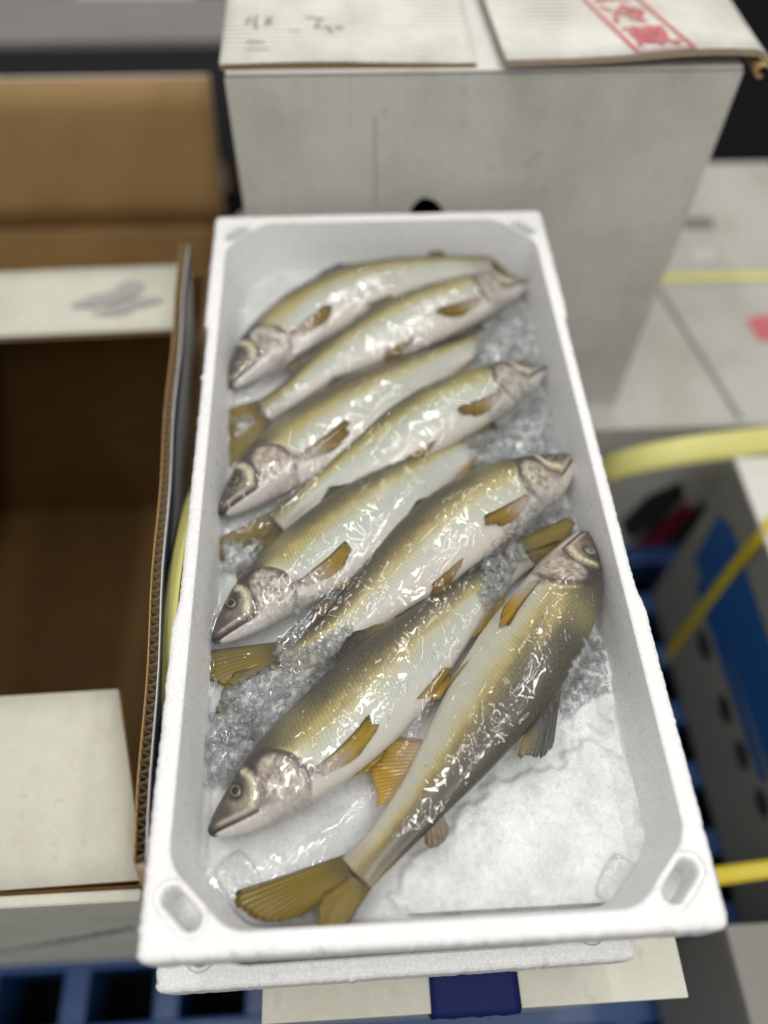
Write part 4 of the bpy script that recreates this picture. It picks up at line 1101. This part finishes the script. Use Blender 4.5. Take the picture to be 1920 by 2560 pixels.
base = dict(shift=0.0, dark=0.12, pupil=(12, 12, 14), fincol=(178, 150, 58), tailcol=(136, 120, 46), pect=-2, pelv=2, tint=(1, 1, 1),
            dorsal=[0.10, 0.11, 0.10, 0.08, 0.06], dang=(22, 10), dn=-0.02, anal=[0.075, 0.085, 0.07, 0.055, 0.04], aang=(-14, -8), an=0.012,
            tail=1.0, tail2=1.0, sweep=25, mg=0.003, ex=0.0, ey=0.0, pink=0.0, tang=(16, -16), tn=-0.05, fat=0.92, deep=1.15, roll=[-4, 4, 8, 8])
def spec(**k):
    d = dict(base); d.update(k); return d
FISH = [
 spec(label='largest fish, dark brown back, head by right wall, tail fin towards viewer', seed=1, dors='right',
      spine=[(1266, 1150, -.030), (1240, 1215, -.026), (1198, 1305, -.022), (1140, 1400, -.020), (1080, 1490, -.021), (1010, 1590, -.023), (925, 1705, -.026), (840, 1812, -.029), (768, 1886, -.030)],
      shift=0.40, dark=0.14, pupil=(96, 98, 96), roll=[4, 10, 15, 15, 14], fincol=(198, 160, 44), tailcol=(140, 118, 24),
      dorsal=[0.15, 0.15, 0.13, 0.10, 0.07], dang=(19, 8), dn=-0.03, anal=[0.115, 0.125, 0.085, 0.05, 0.035], aang=(-58, -28), an=0.008, tang=(12, -23), tn=0.015, tail=1.15, tail2=0.58, sweep=20, pect=-4, pelv=-6, fat=0.94, deep=1.15, tint=(1.03, 0.99, 0.92)),
 spec(label='fish with open view of its dark head at front left, nearest head to viewer', mg=0.0024, ex=0.004, ey=0.001, pink=0.25, seed=2, dors='right',
      spine=[(452, 1800, -.034), (520, 1752, -.032), (600, 1685, -.029), (700, 1598, -.027), (800, 1503, -.028), (900, 1405, -.031), (1000, 1308, -.034), (1070, 1245, -.037), (1130, 1196, -.036)],
      shift=0.20, dark=0.10, deep=1.13, roll=[-6, 2, 8, 8], fincol=(190, 162, 52), pelv=3, tn=0.03, tang=(-14, -30), tail=0.86, sweep=10),
 spec(label='fish with its head against the right wall, third from the front', mg=0.0026, ex=-0.003, ey=0.002, seed=3, dors='left',
      spine=[(1238, 985, -.034), (1180, 1030, -.030), (1110, 1060, -.027), (1030, 1105, -.025), (945, 1168, -.025), (850, 1252, -.028), (750, 1345, -.034), (670, 1400, -.038), (605, 1425, -.041)],
      shift=0.13, dark=0.07, roll=[-2, 4, 8, 8], fincol=(172, 142, 58), tn=0.02, tang=(10, -24), tint=(1.02, 1.0, 0.97)),
 spec(label='fish facing left with mouth ajar and clear eye, fourth from the front', mg=0.0046, ex=0.002, ey=0.003, fat=0.86, seed=4, dors='right',
      spine=[(460, 1386, -.035), (515, 1340, -.033), (580, 1283, -.030), (675, 1205, -.027), (780, 1125, -.027), (885, 1048, -.030), (980, 982, -.036), (1060, 930, -.043)],
      shift=0.06, dark=0.03, tint=(0.97, 0.99, 0.99), roll=[-6, 2, 8, 8], fincol=(178, 150, 54), pelv=3, tn=-0.06),
 spec(label='pale fish facing right with greenish tail under ice, fifth from the front', mg=0.003, ex=-0.002, pink=0.3, seed=5, dors='left',
      spine=[(1178, 795, -.036), (1130, 815, -.032), (1050, 848, -.028), (960, 890, -.026), (860, 947, -.026), (760, 1010, -.028), (675, 1072, -.034), (600, 1132, -.040)],
      shift=-0.02, dark=0.0, deep=1.10, tint=(0.97, 0.99, 0.97), roll=[-2, 4, 8, 8], fincol=(160, 134, 52), tn=0.02, tang=(10, -20)),
 spec(label='fish facing left with pinkish gill cover, third head from the front on the left', mg=0.0042, ex=-0.002, ey=0.0, pink=0.6, fat=0.96, seed=6, dors='right',
      spine=[(474, 1112, -.035), (520, 1073, -.033), (575, 1025, -.030), (660, 960, -.027), (760, 895, -.027), (860, 835, -.030), (960, 778, -.036), (1050, 728, -.044)],
      shift=0.12, dark=0.0, deep=1.14, roll=[-6, 2, 8, 8], fincol=(150, 124, 52), tn=-0.06),
 spec(label='blurred fish facing right, second from the far end, yellow tail at left wall', pink=0.3, seed=7, dors='left',
      spine=[(1142, 612, -.036), (1095, 622, -.032), (1010, 648, -.028), (910, 685, -.026), (805, 733, -.026), (705, 792, -.029), (635, 845, -.034), (570, 888, -.040)],
      shift=0.03, dark=0.0, roll=[-2, 4, 8, 8], deep=1.08, fincol=(158, 130, 48), tn=0.02, tang=(14, -20), tailcol=(150, 128, 30)),
 spec(label='farthest fish, curved along the back wall of the foam box, facing left', mg=0.0024, ex=0.005, ey=0.002, fat=0.86, seed=8, dors='right',
      spine=[(492, 838, -.036), (530, 800, -.034), (585, 745, -.031), (670, 680, -.029), (770, 630, -.029), (870, 598, -.031), (970, 580, -.035), (1060, 572, -.038)],
      shift=0.02, dark=0.0, roll=[-6, 2, 8, 8], fincol=(150, 122, 44), tn=-0.01),
]
ALL = [make_fish(s) for s in FISH]

# ------------------------------------------------------------------ height map of what lies in the box
GX0, GX1, GY0, GY1, DG = -0.1345, 0.1345, -0.276, 0.280, 0.0008
gx = np.arange(GX0, GX1, DG); gy = np.arange(GY0, GY1, DG)
NX, NY = len(gx), len(gy)
obst = np.full((NX, NY), FLOOR + 0.004)
def splat(P):
    p = P.reshape(-1, 3)
    i = np.round((p[:, 0] - GX0) / DG).astype(int); j = np.round((p[:, 1] - GY0) / DG).astype(int)
    ok = (i >= 0) & (i < NX) & (j >= 0) & (j < NY)
    np.maximum.at(obst, (i[ok], j[ok]), p[ok, 2])
for F in ALL:
    P = F.pts
    for a in range(3):
        for b in range(2):
            u, v = a / 3, b / 2
            Q = P[:-1] * (1 - u) + P[1:] * u
            Q2 = Q * (1 - v) + np.roll(Q, -1, 1) * v
            splat(Q2)
def shiftmax(h, k=1):
    o = h.copy()
    for dx, dy in ((1, 0), (-1, 0), (0, 1), (0, -1)):
        o = np.maximum(o, np.roll(np.roll(h, dx * k, 0), dy * k, 1))
    return o
obst = shiftmax(obst)

# ------------------------------------------------------------------ ice
GXX, GYY = np.meshgrid(gx, gy, indexing='ij')
def wpoly(pts, z=-0.045): return [at_z(a, b, z)[:2] for a, b in pts]
slabs = [wpoly([(1120, 1672), (1200, 1640), (1250, 1600), (1330, 1612), (1400, 1700), (1440, 1900), (1400, 2000), (880, 2010), (840, 1930), (960, 1790), (1040, 1700)], -0.05),
         wpoly([(1190, 1500), (1270, 1380), (1330, 1400), (1340, 1500), (1310, 1590), (1200, 1560)], -0.05)]
cn = fbm(GXX * 90, GYY * 90, 21, 4) - 0.47
cf = fbm(GXX * 420, GYY * 420, 31, 3) - 0.44
th = np.zeros_like(GXX)
sd = poly_sd(GXX, GYY, slabs[0]) + cn * 0.018
th = np.maximum(th, 0.0030 * sstep(-0.0005, 0.0035, sd) + 0.001 * sstep(0, 0.02, sd))
sd = poly_sd(GXX, GYY, slabs[1]) + cn * 0.022
th = np.maximum(th, 0.0032 * sstep(-0.0005, 0.0035, sd))
th = th + 0.0005 * sstep(0.02, 0.2, cn + 0.1)
piles = [  # (outline, reference height, chunk count, size, lift above what lies there)
 (wpoly([(1040, 1225), (1100, 1160), (1160, 1105), (1240, 1085), (1262, 1130), (1215, 1150), (1160, 1190), (1110, 1225), (1075, 1290), (1040, 1330)], -.035), 900, 0.0019, 0.005),
 (wpoly([(1010, 965), (1080, 900), (1190, 820), (1218, 945), (1180, 968), (1120, 968), (1060, 985), (1020, 1000)], -.035), 800, 0.0019, 0.005),
 (wpoly([(1035, 715), (1085, 668), (1150, 640), (1185, 760), (1120, 758), (1070, 775), (1030, 765)], -.035), 520, 0.0020, 0.005),
 (wpoly([(468, 1165), (505, 1150), (560, 1150), (585, 1165), (550, 1225), (470, 1235)], -.04), 260, 0.0017, 0.003),
 (wpoly([(598, 1372), (655, 1305), (695, 1288), (690, 1312), (640, 1385), (606, 1402)], -.03), 210, 0.0016, 0.002),
 (wpoly([(520, 1448), (600, 1415), (665, 1405), (740, 1362), (760, 1365), (705, 1440), (640, 1510), (590, 1570), (555, 1610), (500, 1540), (480, 1490)], -.035), 760, 0.0018, 0.003),
 (wpoly([(440, 1560), (500, 1500), (560, 1560), (560, 1620), (500, 1690), (435, 1700)], -.045), 480, 0.0019, 0.003),
 (wpoly([(1205, 1500), (1270, 1390), (1325, 1400), (1335, 1470), (1300, 1500), (1210, 1560)], -.05), 420, 0.0016, 0.002),
 (wpoly([(485, 900), (540, 880), (570, 905), (520, 945), (490, 930)], -.04), 110, 0.0016, 0.003),
]
for poly, cnt, size, lift in piles:
    sd = poly_sd(GXX, GYY, poly) + cn * 0.010
    th = np.maximum(th, 0.0075 * sstep(-0.001, 0.008, sd))
zice = FLOOR + 0.0012 + th + cf * 0.0009 * sstep(0.001, 0.004, th) + cn * 0.0003
stp = 2
zz = zice[::stp, ::stp]
V = np.stack([GXX[::stp, ::stp], GYY[::stp, ::stp], zz], -1)
io = link('ice_bed', npmesh('ice_bed', V.reshape(-1, 3), grid_faces(*zz.shape)), M['slush'], None, smooth=True)
tag(io, 'packed slush ice covering the floor of the foam box', 'ice', kind='stuff')

def chunk_proto(seed):
    r = np.random.default_rng(seed)
    bm = bmesh.new()
    p = r.normal(size=(11, 3)); p /= np.linalg.norm(p, axis=1)[:, None]; p *= r.uniform(0.7, 1.1, (11, 1)) * np.array([1.25, 0.8, 0.5])
    vs = [bm.verts.new(q) for q in p]
    h = bmesh.ops.convex_hull(bm, input=vs)
    bmesh.ops.delete(bm, geom=[g for g in h['geom_interior'] if isinstance(g, bmesh.types.BMVert)], context='VERTS')
    bmesh.ops.triangulate(bm, faces=bm.faces[:]); bmesh.ops.recalc_face_normals(bm, faces=bm.faces[:])
    bm.verts.index_update()
    vv = np.array([v.co[:] for v in bm.verts]); ff = np.array([[a.index for a in f.verts] for f in bm.faces]); bm.free()
    return vv, ff
protos = [chunk_proto(100 + k) for k in range(14)]
def obh(x, y):
    i = np.clip(np.round((x - GX0) / DG).astype(int), 0, NX - 1); j = np.clip(np.round((y - GY0) / DG).astype(int), 0, NY - 1)
    return obst[i, j], zice[i, j]
cv, cf_ = [], []; off = 0
rp = np.random.default_rng(77)
for poly, cnt, size, lift in piles:
    pl = np.array(poly); lo, hi = pl.min(0), pl.max(0)
    got = 0
    while got < cnt:
        c = lo + rp.random((cnt * 3, 2)) * (hi - lo)
        c = c[poly_sd(c[:, 0], c[:, 1], poly) > -0.0008]
        for (x, y) in c:
            if got >= cnt: break
            if abs(x) > 0.129 or abs(y) > 0.272: continue
            ho, hi_ = obh(np.array([x]), np.array([y]))
            h = max(ho[0], hi_[0]) + rp.random() * lift
            vv, ff = protos[rp.integers(len(protos))]
            s_ = size * rp.lognormal(0, 0.5)
            q = Matrix.Rotation(rp.random() * 6.28, 3, 'Z') @ Matrix.Rotation(rp.normal() * 0.5, 3, 'X') @ Matrix.Rotation(rp.normal() * 0.5, 3, 'Y')
            cv.append(vv @ np.array(q).T * s_ + (x, y, h)); cf_.append(ff + off); off += len(vv); got += 1
ci = link('crushed_ice', npmesh('crushed_ice', np.concatenate(cv), np.concatenate(cf_)), M['ice'])
tag(ci, 'loose crushed ice scattered between and over the fish', 'ice', kind='stuff')

# a few larger flat pieces of ice one can point at
def slab_ice(name, px, py, z, sx, sy, sz, rot, label, seed):
    sz = sz * 0.62
    r = np.random.default_rng(seed)
    bm = bmesh.new(); bmesh.ops.create_cube(bm, size=2.0)
    bmesh.ops.subdivide_edges(bm, edges=bm.edges[:], cuts=5, use_grid_fill=True)
    for v in bm.verts:
        p = np.array(v.co); q = p / (np.sum(np.abs(p) ** 5) ** (1 / 5)) * 1.0
        nz = 0.10 * (fbm(np.array([q[0] * 2.3 + seed]), np.array([q[1] * 2.3 + q[2]]), seed, 3)[0] - 0.45)
        v.co = q * (1 + nz) * np.array([sx, sy, sz])
    me = bpy.data.meshes.new(name); bm.to_mesh(me); bm.free()
    ob = link(name, me, M['ice'], None, smooth=True)
    p = at_z(px, py, z); ob.location = p; ob.rotation_euler = (r.normal() * 0.08, r.normal() * 0.08, rot)
    return tag(ob, label, 'ice piece', 'larger ice pieces')
slab_ice('ice_piece', 515, 1895, -0.046, 0.0105, 0.013, 0.0045, 0.7, 'clear flat ice piece in the front left corner of the foam box', 1)
slab_ice('ice_piece', 552, 1945, -0.047, 0.006, 0.0085, 0.004, 0.2, 'smaller clear ice piece beside the tail fin at front left', 2)
slab_ice('ice_piece', 1335, 1905, -0.044, 0.014, 0.010, 0.006, 0.9, 'clear ice piece in the front right corner of the foam box', 3)
slab_ice('ice_piece', 975, 1938, -0.047, 0.007, 0.009, 0.003, 0.3, 'round flat ice piece on the slush near the front wall', 4)

# ------------------------------------------------------------------ clear film drawn over the fish
film_poly = wpoly([(455, 520), (1180, 520), (1260, 900), (1300, 1140), (1310, 1290), (1262, 1420), (1196, 1540), (1120, 1640), (1010, 1735), (930, 1800), (850, 1830), (800, 1812), (735, 1850), (640, 1905), (520, 1945), (400, 1900), (340, 1850)], -0.04)
base_h = np.maximum(obst, zice + 0.0015)
mem = base_h.copy()
for it in range(260):
    a = 0.25 * (np.roll(mem, 1, 0) + np.roll(mem, -1, 0) + np.roll(mem, 1, 1) + np.roll(mem, -1, 1))
    mem = np.maximum(base_h, a)
mem = 0.45 * mem + 0.55 * np.maximum(base_h, mem)
for it in range(3):
    mem = 0.5 * mem + 0.125 * (np.roll(mem, 1, 0) + np.roll(mem, -1, 0) + np.roll(mem, 1, 1) + np.roll(mem, -1, 1))
ca_, sa_ = math.cos(R_(52)), math.sin(R_(52))
uu = GXX * ca_ + GYY * sa_; vv = -GXX * sa_ + GYY * ca_
r1 = np.abs(fbm(uu * 38, vv * 85, 51, 3) - 0.44); r2_ = np.abs(fbm(uu * 120 + 7, vv * 70, 61, 2) - 0.37)
wr = 0.00055 * sstep(0.05, 0.0, r1) + 0.00035 * sstep(0.035, 0.0, r2_) + 0.0009 * (fbm(GXX * 60, GYY * 60, 71, 3) - 0.44)
crease = np.zeros_like(GXX)
for pts in [[(985, 1402), (1040, 1385), (1095, 1372)], [(470, 1835), (560, 1800), (640, 1770)], [(480, 1850), (600, 1785), (660, 1740)], [(610, 1862), (650, 1850), (690, 1815)],
            [(905, 940), (850, 985), (760, 1065)], [(1000, 1480), (960, 1530)], [(1045, 1395), (1010, 1440)], [(640, 1260), (720, 1205)], [(610, 1290), (570, 1330)],
            [(880, 1500), (850, 1530), (845, 1550)], [(1150, 1170), (1120, 1200)], [(930, 1110), (985, 1085)], [(1230, 1270), (1215, 1300)], [(760, 1480), (720, 1545)], [(1010, 1120), (1050, 1060)],
            [(640, 770), (760, 690)], [(600, 650), (700, 590)], [(860, 840), (930, 800)], [(700, 980), (640, 1010)]]:
    w = [at_z(a, b, -0.02)[:2] for a, b in pts]
    for (ax, ay), (bx, by) in zip(w, w[1:]):
        ex, ey = bx - ax, by - ay
        t = np.clip(((GXX - ax) * ex + (GYY - ay) * ey) / (ex * ex + ey * ey), 0, 1)
        d = np.hypot(GXX - ax - t * ex, GYY - ay - t * ey)
        crease = np.maximum(crease, 0.0011 * np.exp(-(d / 0.0009) ** 2))
zf = mem + 0.0009 + wr + crease
fsd = poly_sd(GXX, GYY, film_poly) + (fbm(GXX * 60, GYY * 60, 81, 3) - 0.44) * 0.012
keep = (fsd > 0) & (np.abs(GXX) < 0.1325) & (np.abs(GYY) < 0.278)
fc = grid_faces(NX, NY); kf = keep.ravel()
fc = fc[kf[fc].all(1)]
used = np.unique(fc); remap = -np.ones(NX * NY, int); remap[used] = np.arange(len(used))
V = np.stack([GXX, GYY, zf], -1).reshape(-1, 3)[used]
fo = link('plastic_film', npmesh('plastic_film', V, remap[fc]), M['film'], None, smooth=True)
tag(fo, 'clear wrinkled plastic film drawn over the fish', 'plastic film')

# ------------------------------------------------------------------ water droplets on the rim, tail and film
dv, df = [], []; off = 0
bm = bmesh.new(); bmesh.ops.create_icosphere(bm, subdivisions=2, radius=1.0)
sv = np.array([v.co[:] for v in bm.verts]); sf = np.array([[a.index for a in f.verts] for f in bm.faces]); bm.free()
spots = []
for (a, b) in [(505, 2066), (540, 2088), (562, 2064), (640, 2063), (672, 2068), (695, 2055), (748, 2068), (590, 2105), (700, 2060), (1130, 2045), (1290, 1850)]:
    p = at_z(a, b, 0.0004); spots.append((p[0], p[1], 0.0002, random.uniform(0.0008, 0.0017)))
for (cx, cy, n_) in [(640, 1930, 26), (720, 1960, 14)]:
    for k in range(n_):
        p = at_z(cx + random.gauss(0, 38), cy + random.gauss(0, 20), -0.030); spots.append((p[0], p[1], None, random.uniform(0.0005, 0.0013)))
for k in range(130):
    x = random.uniform(-0.11, 0.11); y = random.uniform(-0.23, 0.2); spots.append((x, y, None, random.uniform(0.0003, 0.0007)))
for (x, y, z, r) in spots:
    if z is None:
        i, j = int((x - GX0) / DG), int((y - GY0) / DG)
        if not (0 <= i < NX and 0 <= j < NY): continue
        z = (zf[i, j] if keep[i, j] else max(obst[i, j], zice[i, j]))
    dv.append(sv * (r, r * random.uniform(0.8, 1.2), r * 0.5) + (x, y, z)); df.append(sf + off); off += len(sv)
do = link('water_droplets', npmesh('water_droplets', np.concatenate(dv), np.concatenate(df)), M['water'], None, smooth=True)
tag(do, 'small water droplets on the foam rim, the film and the tail fin', 'water', kind='stuff')
